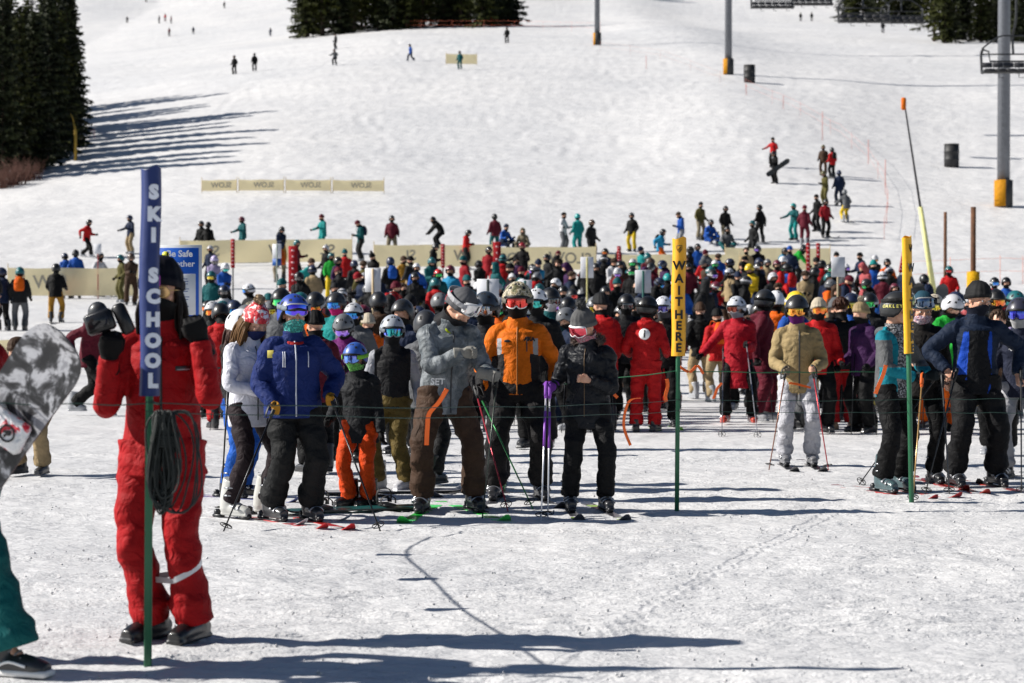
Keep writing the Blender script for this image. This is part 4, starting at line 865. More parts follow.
def binding_mesh():
    g = G(); g.box((0, 0, .02), (.1, .24, .016), bev=.006); g.tube([(-.06, .1, .03), (-.06, .125, .06), (0, .14, .075), (.06, .125, .06), (.06, .1, .03)], [(.014, .008)] * 5, 8, res=3)
    for y, z in ((-.06, .07), (.05, .12)): g.tube([(-.06, y, .03), (-.055, y, z), (0, y - .01, z + .025), (.055, y, z), (.06, y, .03)], [(.018, .004)] * 5, 8, side=(0, 1, 0), res=3)
    return g.mesh('binding', [plain(BLK, .5)])
BBIND = binding_mesh()
def snowboard(loc, rz, L, label, c1, c2, matrix=None, name='snowboard'):
    o = thing(name, label, 'snowboard', loc, rz)
    if matrix is not None: o.matrix_world = matrix
    obj('deck', board_mesh(L, .29, plain(c1, .35, coat=.4), plain(c2, .35, coat=.4), plain(DK, .4)), o, matrix=M.Rotation(R(90), 4, 'Z'))
    for s in (-1, 1): obj('binding', BBIND, o, matrix=M.Translation((s * .26, 0, .012)))
    return o
def carried_board():
    # held on edge in front of the walker, tip up to the right, base turned towards the camera
    d0 = 8.35; c = V((px2x(-33, d0), d0 + .15, zat(470, d0)))
    tipv = V((px2x(72, d0), d0 - .05, zat(331, d0))); yv = (tipv - c).normalized(); zv = V((-.15, -1, .1)); zv = (zv - yv * zv.dot(yv)).normalized(); xv = yv.cross(zv)
    L = 2 * (tipv - c).length
    o = thing('snowboard', 'worn grey and black speckled snowboard carried at the left edge', 'snowboard', c); o.matrix_world = mat_axes(c, xv, yv, zv)
    spk = blotch(((.012, .012, .014), (.02, .02, .022), (.03, .03, .032), (.07, .07, .075), (.2, .2, .21), (.45, .45, .47), (.52, .52, .54), (.3, .3, .32)), 9, 'scuffed_board', .5, .05, .002)
    obj('deck', board_mesh(L, .33, spk, plain(DK, .4), plain(DK, .4)), o)
    for s in (-1, 1):
        bd = obj('binding', BBIND, o, mats=[plain((.6, .6, .6), .45)], matrix=M.Translation((.0, s * .26, .012)) @ M.Rotation(R(80), 4, 'Z'))
    g = G(); g.box((-.0, 0, .0), (.30, .14, .05), bev=.022)
    sp = obj('ankle_strap', g.mesh('ankle_strap', [blotch(((.6, .01, .03), (.75, .74, .75), (.7, .7, .7)), 12, 'printed_strap', .4)]), o, matrix=M.Translation((.0, .27, .10)) @ M.Rotation(R(8), 4, 'Z'))
    g = G(); g.tube([(.034 * math.cos(t), .034 * math.sin(t), 0) for t in np.linspace(0, 6.283, 25)], [.0045] * 25, 6, cap=False)
    rg = obj('emblem', g.mesh('emblem', [plain(BLK, .5)]), sp, matrix=M.Translation((.075, 0, .028)))
    obj('lettering', text_mesh('R', .045, .001, plain(BLK, .5), .003), sp, matrix=M.Translation((.075, 0, .028)) @ M.Rotation(R(-60), 4, 'Z'))

# ------------------------------------------------------------ the crowd
POSES = {
 'stand': dict(feet=((-.13, 0, .01), (.13, .02, .01)), hands=((-.27, -.18, .92), (.28, -.16, .94)), ht=(0, 6, 0)),
 'look': dict(feet=((-.14, .03, .01), (.12, 0, .01)), hands=((-.06, -.3, 1.14), (.05, -.29, 1.12)), ht=(5, 32, 0), lean=6),
 'poles': dict(feet=((-.15, 0, .01), (.15, 0, .01)), hands=((-.24, -.34, 1.03), (.26, -.32, 1.0)), ht=(12, 4, 0), lean=8, pelvis=(0, .03, .91)),
 'turn': dict(feet=((-.14, .05, .01), (.14, -.05, .01)), hands=((-.3, .0, .86), (.24, -.22, 1.0)), ht=(-38, 3, 0), twist=14),
 'side': dict(feet=((-.1, -.12, .01), (.12, .14, .01)), toe=(5, 0), hands=((-.3, -.2, .95), (.28, .05, .9)), ht=(25, 2, 0), lean=4),
 'walk': dict(feet=((-.1, -.3, .01), (.1, .3, .06)), toe=(0, 0), pelvis=(0, 0, .88), hands=((-.3, .15, .95), (.3, -.3, 1.05)), lean=12, ht=(0, 12, 0)),
 'glide': dict(feet=((-.15, -.05, .01), (.15, .05, .01)), toe=(0, 0), pelvis=(0, .12, .80), hands=((-.36, -.35, .98), (.36, -.33, 1.0)), lean=26, ht=(0, -8, 0)),
 'reach': dict(feet=((-.14, 0, .01), (.14, 0, .01)), hands=((-.52, -.3, 1.1), (.22, -.32, 1.15)), ht=(20, 8, 0), twist=10),
 'sit': dict(feet=((-.15, -.42, .01), (.15, -.45, .01)), pelvis=(0, .12, .28), hands=((-.2, -.35, .5), (.2, -.35, .5)), lean=22, ht=(0, 10, 0), sole=.03),
 'bend': dict(feet=((-.15, 0, .01), (.15, .02, .01)), pelvis=(0, .16, .84), hands=((-.12, -.5, .75), (.14, -.5, .72)), lean=52, ht=(0, 10, 0)),
}
LOD = {}
def arche(k, fine):
    q = (k, fine)
    if q not in LOD:
        vx = .018 if fine else .03; p = solve(**POSES[k]); f = .07 if fine else 0
        LOD[q] = (p, (remesh(jacket_geo(p, 1.12 if k != 'look' else 1.05, .14, f, True, 20, seed=len(k)), vx, 'jacket', 3, 1), remesh(trouser_geo(p, 1.1, f, 2, 14), vx, 'trousers', 3, 1), remesh(body_geo(p), .016 if fine else .026, 'body', 1, 1)))
    return LOD[q]
CN = {'black': BLK, 'charcoal': CHAR, 'dark': DK, 'grey': (.13, .135, .145), 'pale grey': (.3, .31, .33), 'white': (.7, .7, .72), 'red': RED, 'dark red': DRED, 'maroon': MAROON, 'orange': ORANGE, 'navy': DNAVY, 'blue': BLUE, 'sky blue': SKYB,
      'teal': TEAL, 'dark teal': DTEAL, 'green': GREEN, 'olive': OLIVE, 'tan': TAN, 'brown': BROWN, 'yellow': YEL, 'mustard': MUST, 'purple': PURP, 'plum': DPURP, 'pink': PINK, 'rose': ROSE, 'cream': CREAM, 'khaki': KHAKI, 'lilac': (.45, .38, .6), 'silver': (.5, .5, .52)}
GL = {'orange': ((.9, .16, .01), (.95, .5, .03)), 'green': ((.02, .7, .2), (.2, .8, .1)), 'blue': ((.03, .2, .8), (.02, .5, .8)), 'purple': ((.3, .15, .8), (.6, .3, .8)), 'yellow': ((.8, .6, .02), (.9, .7, .2)), 'teal': ((.02, .5, .45), (.1, .7, .6)), 'red': ((.7, .02, .02), (.9, .1, .05)), 'dark': ((.1, .1, .1), (.25, .2, .2)), 'white': ((.6, .6, .7), (.8, .8, .8))}
MARKS = [(373, 268, 'the leftmost blank placard'), (490, 285, 'the paired blank placards'), (587, 262, 'the placard behind the bobble hat'), (643, 275, 'the green stick placard'),
         (679, 300, 'the tall yellow sign'), (838, 262, 'the placard on the wooden stick'), (903, 290, 'the leaning yellow sign'), (180, 270, 'the blue notice board'), (293, 262, 'the left red banner'), (233, 250, 'the far left red banner'),
         (303, 320, 'the royal blue jacket'), (515, 300, 'the camouflage helmet'), (803, 320, 'the tan jacket'), (973, 262, 'the yellow footed brown post'), (945, 245, 'the thin brown post'), (740, 320, 'the crimson parka'), (443, 320, 'the grey dyed jacket'),
         (151, 200, 'the blue banner pole'), (497, 262, 'the middle red banner'), (352, 350, 'the child in orange trousers'), (974, 320, 'the open blue jacket'), (930, 230, 'the pale leaning hose pole')]
USED = set(); PEOPLE = []
def where(x, y):
    best = min(MARKS, key=lambda m: abs(m[0] - x) + .8 * abs(m[1] - y)); dx, dy = x - best[0], y - best[1]
    if abs(dx) < 5: w = 'directly above' if dy < -3 else 'directly under'
    else: w = ('right of' if dx > 0 else 'left of') if abs(dx) > 22 else ('just right of' if dx > 0 else 'just left of')
    return w + ' ' + best[2]
def crowd_label(j, hat, hc, gog, t, place, pack):
    hn = {'helmet': hc + ' helmet', 'beanie': hc + ' hat', 'hair': hc + ' hair', 'hood': 'hood up'}[hat]
    base = f'person in {j} jacket, {hn}'
    opts = [f'{base}, {place}']
    if gog: opts.append(f'{base}, {gog} goggles, {place}')
    if pack: opts.append(f'{base}, {pack} backpack, {place}')
    opts += [f'{base}, {t} trousers, {place}', f'{base}, {place}, the farther of two alike', f'{base}, {place}, the nearest of those alike', f'{base}, {place}, between others dressed alike']
    for o in opts:
        o = ' '.join(o.split()[:16])
        if o not in USED: USED.add(o); return o
    k = 'one of several ' + base; USED.add(k); return k
def cperson(px, ytop=None, d=None, j='black', hat='helmet', hc='black', gog=None, yaw=0, pose='stand', t='black', fy=None, mask='black', pack=None, label=None, h=None, skis=None, group='people waiting in the lift queue', boot=None, pom=None, hair=None):
    r = random.Random(int(px * 31 + (ytop or fy or 0) * 17)); h = h or r.uniform(1.62, 1.78)
    hs = {'sit': .52, 'glide': .86, 'bend': .72, 'walk': .97}.get(pose, 1)
    if fy is not None: d = d or d_for(px, fy)
    elif d is None: d = d_for(px, ytop, (h + .09) * hs)
    loc = onground(px, d); fine = d < 42; p, meshes = arche(pose, fine)
    if ytop is not None and fy is None and d < 33:
        hh = (zat(ytop, d) - loc.z) / hs - .09; h = min(1.86, max(1.35, hh))
    S = dict(j=CN[j], t=CN[t], hat=hat, hc=CN[hc], mask=CN[mask] if mask else None, glove=BLK, boot=boot or ('ski' if r.random() < .6 else 'board'), bc=CN[r.choice(['dark', 'charcoal', 'pale grey', 'black'])], noski=False)
    if gog: S['gog'] = GL[gog]; S['gf'] = CN[r.choice(['black', 'black', 'white', 'grey'])]
    if pack: S['pack'] = CN[pack]
    if pom: S['pom'] = CN[pom]
    if hair: S['hair'] = CN[hair]; S['hairlong'] = True
    if hat == 'hair': S['hair'] = CN[hc]; S['hairlong'] = False
    if skis: S['skis'] = CN[skis]
    place = where(px, ytop if ytop is not None else fy - 40)
    lb = label or crowd_label(j, hat, hc, gog, t, place, pack)
    root = thing('person', lb, 'person', loc, R(-yaw), group, h / 1.75)
    dress(root, p, S, meshes); PEOPLE.append((px, ytop, d)); return root
# px, head top row, distance or None, jacket, hat, hat colour, goggles, yaw, pose, trousers, extras
CROWD = [
 (211,245,None,'navy','helmet','silver',None,20,'stand','black',{}),(214,254,None,'lilac','helmet','lilac','dark',-20,'look','black',{}),(224,261,None,'blue','helmet','white','teal',-30,'look','black',{}),
 (212,270,None,'dark teal','helmet','dark teal','yellow',5,'stand','black',{}),(224,272,45,'white','helmet','navy','dark',-10,'stand','grey',{}),(209,279,40,'black','helmet','black','orange',10,'poles','black',{}),(231,283,38,'dark teal','helmet','black',None,150,'stand','black',{}),
 (213,299,30,'charcoal','helmet','silver','orange',0,'stand','black',{}),(234,298,30.5,'black','helmet','navy','blue',-15,'stand','black',{}),(222,312,27,'red','helmet','black',None,160,'look','red',{'fy':440}),
 (243,302,24,'mustard','helmet','grey','purple',-60,'stand','black',{}),(252,279,36,'navy','helmet','khaki',None,20,'stand','black',{}),(269,276,42,'navy','beanie','dark teal',None,160,'stand','black',{}),(268,287,33,'khaki','helmet','grey','yellow',-40,'stand','tan',{}),
 (258,297,29,'pale grey','hood','grey',None,170,'stand','black',{}),(282,286,26,'grey','helmet','black','green',4,'stand','black',{}),(317,306,19.5,'maroon','beanie','black',None,150,'stand','black',{}),
 (296,239,None,'maroon','helmet','dark teal',None,-70,'reach','black',{}),(308,257,None,'teal','beanie','brown',None,-60,'walk','teal',{}),(327,244,None,'black','helmet','silver',None,40,'stand','black',{}),(331,252,None,'green','helmet','dark teal',None,-20,'stand','yellow',{}),
 (337,256,None,'plum','helmet','black',None,-60,'stand','black',{}),(345,248,None,'red','beanie','dark teal',None,170,'stand','charcoal',{}),(355,259,None,'charcoal','helmet','navy',None,150,'stand','charcoal',{}),(364,259,None,'olive','hair','brown',None,160,'stand','olive',{}),
 (338,290,27,'teal','helmet','charcoal','blue',20,'stand','black',{'mask':'pink'}),(355,300,25,'grey','helmet','silver','blue',15,'stand','black',{}),(346,308,21,'purple','helmet','grey','purple',5,'look','black',{}),(369,310,26.5,'orange','beanie','cream',None,160,'stand','black',{}),
 (374,251,None,'black','beanie','black',None,20,'look','black',{'pom':'black'}),(363,259,52,'navy','beanie','dark red',None,60,'look','navy',{}),(391,256,None,'black','helmet','navy',None,160,'stand','navy',{'pack':'blue'}),(403,255,None,'mustard','beanie','brown',None,-20,'turn','black',{}),
 (417,262,None,'blue','helmet','white',None,10,'stand','black',{}),(390,270,40,'charcoal','hood','charcoal',None,170,'stand','brown',{}),(404,273,37,'black','hair','brown',None,165,'stand','tan',{'pack':'charcoal'}),(424,272,36,'grey','beanie','black',None,-150,'turn','tan',{}),
 (438,268,None,'dark teal','helmet','red','green',-15,'stand','black',{}),(433,242,None,'black','helmet','black',None,-70,'look','black',{}),(451,264,None,'sky blue','helmet','maroon',None,20,'stand','black',{}),(454,283,30,'brown','helmet','red','green',-5,'stand','black',{}),
 (441,286,32,'dark','helmet','grey',None,150,'stand','black',{}),(425,306,18.2,'grey','helmet','charcoal',None,-150,'turn','charcoal',{}),(405,296,22,'navy','helmet','charcoal',None,30,'stand','black',{}),
 (489,246,None,'dark red','helmet','black',None,20,'turn','dark red',{}),(503,252,None,'black','helmet','black','green',-10,'poles','black',{}),(523,242,None,'black','helmet','dark red',None,30,'reach','black',{}),(537,257,None,'sky blue','beanie','navy',None,-20,'look','navy',{}),
 (538,286,23,'dark','helmet','white','teal',20,'stand','black',{}),(548,253,None,'charcoal','helmet','black',None,60,'stand','black',{}),(551,262,40,'pink','hood','pink',None,10,'look','plum',{}),(571,255,44,'charcoal','helmet','black','red',-30,'stand','grey',{'pack':'grey'}),
 (549,283,27,'dark teal','helmet','black','dark',-20,'stand','navy',{'mask':'white'}),(570,293,29,'dark','helmet','black','yellow',10,'look','black',{}),(574,303,26.5,'navy','helmet','grey',None,60,'look','black',{}),(592,277,33,'orange','beanie','white',None,170,'stand','grey',{}),
 (604,267,46,'black','helmet','black',None,-40,'stand','green',{}),(612,256,None,'white','hair','brown',None,-30,'look','black',{}),(620,260,None,'brown','helmet','black',None,0,'stand','brown',{}),(625,279,33,'navy','helmet','grey',None,140,'turn','black',{'pack':'black'}),
 (632,266,None,'black','helmet','black','green',10,'stand','black',{}),(603,290,26.5,'red','beanie','charcoal',None,150,'stand','black',{}),(626,292,30,'charcoal','helmet','black','dark',-5,'stand','black',{}),(640,296,32,'dark','helmet','grey',None,40,'stand','black',{}),
 (643,245,None,'teal','beanie','navy',None,40,'look','black',{}),(648,252,None,'maroon','helmet','dark teal',None,160,'stand','maroon',{}),(654,256,None,'dark red','helmet','brown',None,100,'look','dark red',{}),(668,272,None,'black','helmet','teal',None,170,'stand','red',{}),
 (657,281,34,'black','helmet','black',None,20,'stand','black',{}),(671,286,33,'dark red','helmet','dark',None,150,'stand','red',{}),(697,243,None,'blue','helmet','black',None,-20,'stand','navy',{}),(707,248,None,'grey','beanie','maroon',None,30,'look','black',{}),
 (715,259,None,'red','helmet','white','green',10,'stand','red',{}),(718,271,36,'red','beanie','black',None,165,'stand','tan',{'pack':'orange'}),(701,266,37,'black','beanie','brown',None,170,'stand','tan',{}),(688,262,None,'maroon','helmet','black',None,0,'stand','black',{}),
 (746,255,None,'navy','beanie','black',None,120,'turn','navy',{}),(752,262,None,'yellow','helmet','yellow',None,40,'look','navy',{}),(758,257,None,'navy','helmet','navy',None,-30,'stand','yellow',{}),(767,258,None,'tan','helmet','grey',None,-10,'stand','tan',{}),
 (777,259,None,'maroon','helmet','maroon',None,10,'stand','maroon',{}),(797,252,None,'green','helmet','dark',None,-70,'bend','black',{}),(783,246,None,'sky blue','helmet','black',None,-30,'look','yellow',{}),(790,245,None,'navy','beanie','blue',None,20,'stand','black',{}),
 (817,256,None,'charcoal','beanie','black',None,160,'stand','black',{}),(751,271,38,'white','helmet','white',None,20,'look','grey',{}),(762,277,29,'maroon','helmet','charcoal','yellow',-70,'turn','maroon',{}),(777,283,30,'orange','helmet','white',None,165,'stand','black',{}),
 (743,282,33,'black','beanie','black',None,10,'look','black',{}),(793,289,27,'blue','helmet','yellow','blue',-40,'stand','grey',{}),(757,300,31,'dark','helmet','black',None,-20,'stand','black',{}),(805,268,None,'tan','hair','brown',None,0,'look','black',{}),
 (797,272,38,'black','helmet','charcoal',None,30,'stand','black',{}),(808,278,35,'cream','beanie','tan',None,20,'look','tan',{}),(816,284,33,'brown','helmet','black','orange',-15,'stand','black',{}),(829,263,None,'black','helmet','black','green',-10,'stand','black',{}),
 (836,251,None,'charcoal','beanie','black',None,0,'stand','black',{}),(861,251,None,'navy','beanie','black',None,60,'poles','black',{}),(866,261,None,'rose','hood','rose',None,60,'look','rose',{}),(873,259,None,'blue','beanie','teal',None,0,'stand','navy',{}),
 (887,257,None,'orange','helmet','black',None,0,'poles','orange',{}),(887,277,38,'charcoal','helmet','navy','dark',0,'stand','black',{}),(851,278,38,'navy','helmet','silver',None,60,'look','navy',{}),(846,284,35,'tan','hood','tan',None,150,'stand','tan',{}),
 (852,291,29,'blue','helmet','navy','yellow',20,'stand','black',{}),(818,295,26,'red','beanie','cream','orange',0,'stand','black',{}),(864,299,26,'plum','beanie','tan',None,60,'stand','black',{'pom':'cream'}),(876,282,33,'dark teal','helmet','blue',None,140,'stand','black',{}),
 (905,263,None,'navy','beanie','navy',None,20,'stand','black',{}),(911,281,36,'charcoal','helmet','white',None,-20,'stand','black',{}),(925,273,None,'black','helmet','black',None,160,'stand','black',{'pack':'navy'}),(932,281,34,'navy','helmet','dark teal',None,150,'stand','black',{}),
 (949,264,None,'red','helmet','dark teal','red',10,'poles','red',{}),(954,284,31,'navy','helmet','navy','white',-20,'stand','black',{}),(946,290,26,'green','helmet','silver',None,-30,'look','orange',{}),(935,292,27,'black','helmet','cream','yellow',20,'stand','orange',{}),
 (1006,276,None,'blue','helmet','black',None,10,'stand','black',{}),(1013,286,30,'yellow','helmet','dark teal','blue',-30,'stand','black',{}),(994,287,27,'black','helmet','black','orange',-10,'stand','black',{}),(999,304,22,'brown','hair','brown',None,20,'stand','black',{'mask':'pale grey'}),
 (1022,300,26,'lilac','helmet','white',None,10,'stand','grey',{}),(983,281,38,'dark','helmet','charcoal',None,0,'stand','black',{}),(967,283,40,'rose','beanie','white',None,0,'stand','black',{}),(994,276,None,'dark red','helmet','black','blue',0,'stand','black',{}),
 (562,266,42,'grey','helmet','grey','purple',30,'look','black',{}),(580,268,40,'dark','helmet','black',None,160,'stand','black',{}),(596,262,None,'dark','helmet','dark',None,0,'stand','black',{}),(512,262,None,'dark','beanie','dark',None,90,'stand','red',{}),
 (470,288,28,'navy','helmet','dark teal','blue',0,'stand','black',{}),(462,272,36,'maroon','helmet','pink',None,0,'look','black',{}),(411,282,32,'charcoal','beanie','charcoal',None,0,'look','black',{}),(380,285,31,'brown','helmet','dark',None,150,'stand','brown',{}),
 (326,270,36,'black','helmet','dark',None,140,'stand','orange',{}),(302,283,30,'dark','helmet','dark teal',None,0,'look','black',{}),(290,268,40,'dark','beanie','black',None,30,'stand','black',{}),(317,288,28,'orange','helmet','dark','orange',0,'look','black',{}),
]
# figures seen down to the feet: px, feet row, colours...
STAND = [
 (20,331,'charcoal','helmet','dark teal',None,172,'stand','grey',dict(pack='orange',skis=None)),(3,331,'navy','helmet','navy',None,130,'turn','black',{}),(56,323,'black','helmet','black',None,178,'poles','mustard',dict(skis='dark')),(66,299,'blue','helmet','navy',None,150,'look','navy',{}),(76,299,'blue','helmet','black',None,165,'stand','orange',{}),
 (87,258,'red','helmet','black',None,-70,'walk','black',{}),(99,297,'white','helmet','black',None,-55,'glide','black',dict(skis='dark')),(131,254,'navy','helmet','navy',None,50,'reach','tan',{}),(122,303,'olive','helmet','dark teal',None,60,'stand','olive',{}),(131,306,'brown','helmet','brown',None,-20,'look','brown',{}),
 (90,416,'maroon','helmet','charcoal',None,-75,'walk','black',dict(boot='board')),(202,262,'black','helmet','charcoal',None,20,'stand','black',{}),(208,263,'black','helmet','black',None,-160,'stand','black',{}),(243,256,'dark teal','helmet','maroon',None,60,'reach','dark teal',{}),
 (281,268,'navy','helmet','black',None,-30,'look','mustard',dict(pack='charcoal')),(280,283,'orange','helmet','navy',None,160,'bend','khaki',{}),(323,254,'teal','beanie','maroon',None,60,'reach','teal',{}),(361,262,'dark teal','beanie','maroon',None,70,'look','charcoal',dict(pack='navy')),(392,258,'maroon','helmet','charcoal',None,0,'stand','khaki',{}),
 (438,250,'black','helmet','black',None,70,'bend','black',{}),(466,270,'red','helmet','black',None,-70,'look','charcoal',{}),(495,254,'maroon','helmet','black',None,160,'stand','dark teal',{}),(505,250,'blue','beanie','navy',None,-40,'sit','navy',{}),(523,252,'khaki','hood','khaki',None,10,'sit','khaki',{}),
 (563,254,'white','hair','black',None,-60,'reach','grey',{}),(578,255,'teal','helmet','teal',None,150,'stand','teal',{}),(591,262,'charcoal','helmet','brown',None,-40,'stand','black',{}),(632,252,'black','helmet','charcoal',None,30,'stand','yellow',{}),(660,268,'sky blue','helmet','dark',None,-70,'walk','orange',dict(pack='black')),
 (681,252,'blue','hair','brown',None,70,'look','pale grey',{}),(700,240,'olive','beanie','charcoal',None,-30,'stand','khaki',{}),(710,245,'blue','helmet','charcoal',None,-20,'sit','blue',{}),(725,245,'black','helmet','black',None,-20,'stand','khaki',dict(skis='dark')),(760,243,'black','helmet','black',None,150,'turn','black',dict(skis='dark')),
 (753,262,'charcoal','helmet','dark teal',None,60,'stand','charcoal',{}),(794,241,'dark teal','helmet','teal',None,50,'reach','teal',{}),(804,246,'maroon','beanie','maroon',None,-150,'stand','maroon',{}),(773,168,'red','beanie','black',None,30,'reach','black',{}),(775,184,'black','helmet','black',None,60,'look','black',{}),
 (823,176,'brown','helmet','olive',None,20,'stand','brown',{}),(832,179,'red','helmet','charcoal',None,150,'stand','black',dict(pack='dark')),(825,206,'olive','helmet','olive',None,60,'look','olive',{}),(839,206,'navy','helmet','navy',None,170,'stand','navy',{}),(845,222,'grey','helmet','grey',None,160,'glide','yellow',dict(skis='dark')),
 (817,232,'black','beanie','black',None,60,'stand','black',{}),(825,238,'dark red','helmet','dark',None,-20,'stand','black',dict(skis='dark')),(30,476,'tan','beanie','brown',None,20,'bend','tan',dict(boot='shoe', h=1.5)),
 (235,75,'black','helmet','black',None,20,'stand','black',{}),(255,72,'black','helmet','dark',None,160,'stand','black',{}),(336,50,'dark','beanie','dark',None,60,'stand','black',{}),(335,66,'grey','helmet','grey',None,20,'glide','charcoal',{}),
 (170,37,'maroon','helmet','black',None,20,'stand','black',{}),(194,35,'navy','helmet','navy',None,160,'stand','black',{}),(160,24,'dark','helmet','black',None,60,'stand','black',{}),(166,22,'red','helmet','dark',None,20,'stand','maroon',{}),(172,24,'maroon','helmet','maroon',None,60,'stand','dark',{}),
 (128,24,'black','helmet','black',None,0,'glide','black',{}),(225,9,'black','helmet','black',None,20,'stand','black',{}),(271,37,'navy','helmet','black',None,20,'stand','navy',{}),(411,62,'blue','helmet','navy',None,60,'walk','navy',{}),(460,70,'dark teal','helmet','black',None,20,'stand','dark teal',{}),
 (507,44,'black','helmet','black',None,20,'stand','black',{}),(322,27,'red','beanie','red',None,20,'stand','red',{}),(491,27,'orange','beanie','orange',None,0,'stand','orange',{}),(800,22,'black','helmet','black',None,0,'stand','grey',{}),(811,22,'black','helmet','dark',None,0,'stand','black',{}),(147,3,'brown','beanie','brown',None,0,'stand','brown',{}),
 (882,34,'charcoal','helmet','charcoal',None,0,'stand','grey',{}),(727,253,'grey','helmet','black',None,0,'sit','dark teal',{}),
]
GROUPS2 = 'skiers and riders out on the snow slope'
SLOPE = {(235, 75): 'skier in black standing on the slope, left of a nearby pair partner', (255, 72): 'taller skier in black on the open slope right of the smaller one', (460, 70): 'skier in dark teal in front of the small yellow banner', (507, 44): 'lone black skier right of the small yellow banner'}
def crowd():
    for (x, y, d, j, hat, hc, gog, yaw, pose, t, ex) in CROWD:
        ex = dict(ex); fy = ex.pop('fy', None); cperson(x, y, d, j, hat, hc, gog, yaw, pose, t, fy=fy, **ex)
    for (x, fy, j, hat, hc, gog, yaw, pose, t, ex) in STAND:
        ex = dict(ex); lb = SLOPE.get((x, fy))
        if lb is None:
            hn = {'helmet': hc + ' helmet', 'beanie': hc + ' hat', 'hair': hc + ' hair', 'hood': 'hood up'}[hat]
            ps = {'walk': 'walking', 'glide': 'skiing in a crouch', 'bend': 'bending over', 'sit': 'sitting on the snow', 'look': 'looking down', 'reach': 'with an arm held out'}.get(pose, 'standing')
            if fy < 60: wh = 'high on the slope near the left trees' if x < 260 else 'high on the slope below the middle trees' if x < 560 else 'high on the slope below the chairlift'
            elif fy < 110: wh = 'on the open slope above the banner'
            elif fy < 300 and x > 740: wh = 'in the climbing file on the right slope'
            elif fy < 300: wh = where(x, fy - 20) if fy > 265 else 'along the long yellow banner, ' + where(x, 255)
            else: wh = 'left of the red instructor'
            lb = f'{j} jacket person in {t} trousers, {hc} {"hat" if hat != "hood" else "hood"}, {ps}, {wh}'; lb = ' '.join(lb.split()[:16])
            while lb in USED: lb = ' '.join(('other ' + lb).split()[:16])
            USED.add(lb)
        cperson(x, None, None, j, hat, hc, gog, yaw, pose, t, fy=fy, label=lb, group=GROUPS2, **ex)
    # people between those: the queue is packed
    r = random.Random(21); js = ['black'] * 9 + ['charcoal'] * 4 + ['navy'] * 3 + ['dark', 'brown', 'maroon', 'dark red', 'dark teal', 'olive', 'grey', 'red', 'plum', 'dark', 'orange', 'tan', 'blue']
    n = 0; tries = 0
    while n < 108 and tries < 6000:
        tries += 1; x = r.uniform(200, 1015); y = r.choice([r.uniform(247, 262), r.uniform(256, 272), r.uniform(258, 280), r.uniform(275, 296)])
        if y < 254 and not 520 < x < 890: continue
        if y < 260 and not 400 < x < 900: continue
        if x < 300 and y < 283 - (x - 200) * .05: continue
        if 295 < x < 400 and y < 264: continue
        if x > 895 and y < 284: continue
        if 685 < x < 790 and y > 284: continue
        d = d_for(x, y, 1.76) if y < 286 else (r.uniform(31, 39) if 600 < x < 880 else r.uniform(28, 37))
        if any(abs(x - a) * d / FPX < .42 and abs(d - c) < .9 for a, b, c in PEOPLE): continue
        if any(abs(x - a) < 5.5 and b and abs(y - b) < 5 for a, b, c in PEOPLE): continue
        hat = r.choice(['helmet'] * 6 + ['beanie'] * 3 + ['hood', 'hair'])
        hc = r.choice(['black', 'black', 'charcoal', 'grey', 'white', 'navy', 'dark teal', 'maroon', 'silver']) if hat != 'hair' else 'brown'
        cperson(x, y, d, r.choice(js), hat, hc, r.choice([None, None, 'orange', 'green', 'blue', 'purple', 'yellow', 'dark']) if hat == 'helmet' else None, r.choice([0, 20, -30, 60, -70, 150, 165, -160, 10]), r.choice(['stand', 'look', 'stand', 'turn', 'side', 'poles', 'reach', 'look', 'glide', 'walk', 'turn']), r.choice(['black', 'black', 'charcoal', 'grey', 'tan', 'brown', 'navy', 'olive', 'dark red']), pack=r.choice([None] * 9 + ['black', 'red']))
        n += 1
    print('PEOPLE', len(PEOPLE), 'fill', n)
def pole_label(s, px, y):
    sd = 'right' if s > 0 else 'left'
    for a in ('thin ski pole', 'slim ski pole', 'another ski pole', 'farther ski pole', 'one more ski pole', 'yet another ski pole'):
        for b in (f'{a}, {sd} of a pair, {where(px, y)}',):
            if b not in USED: USED.add(b); return b
    return b
def crowd_poles():
    r = random.Random(5); k = 0
    for px, y, d in PEOPLE:
        if y is None or d > 34 or r.random() < .55: continue
        for s in (-1, 1):
            b = onground(px + s * 330 / d, d - .3); k += 1
            ski_pole((b.x - s * .08, b.y + .2, b.z + 1.05), b, pole_label(s, px, y), group='ski poles planted in the queue', detail=d < 26)

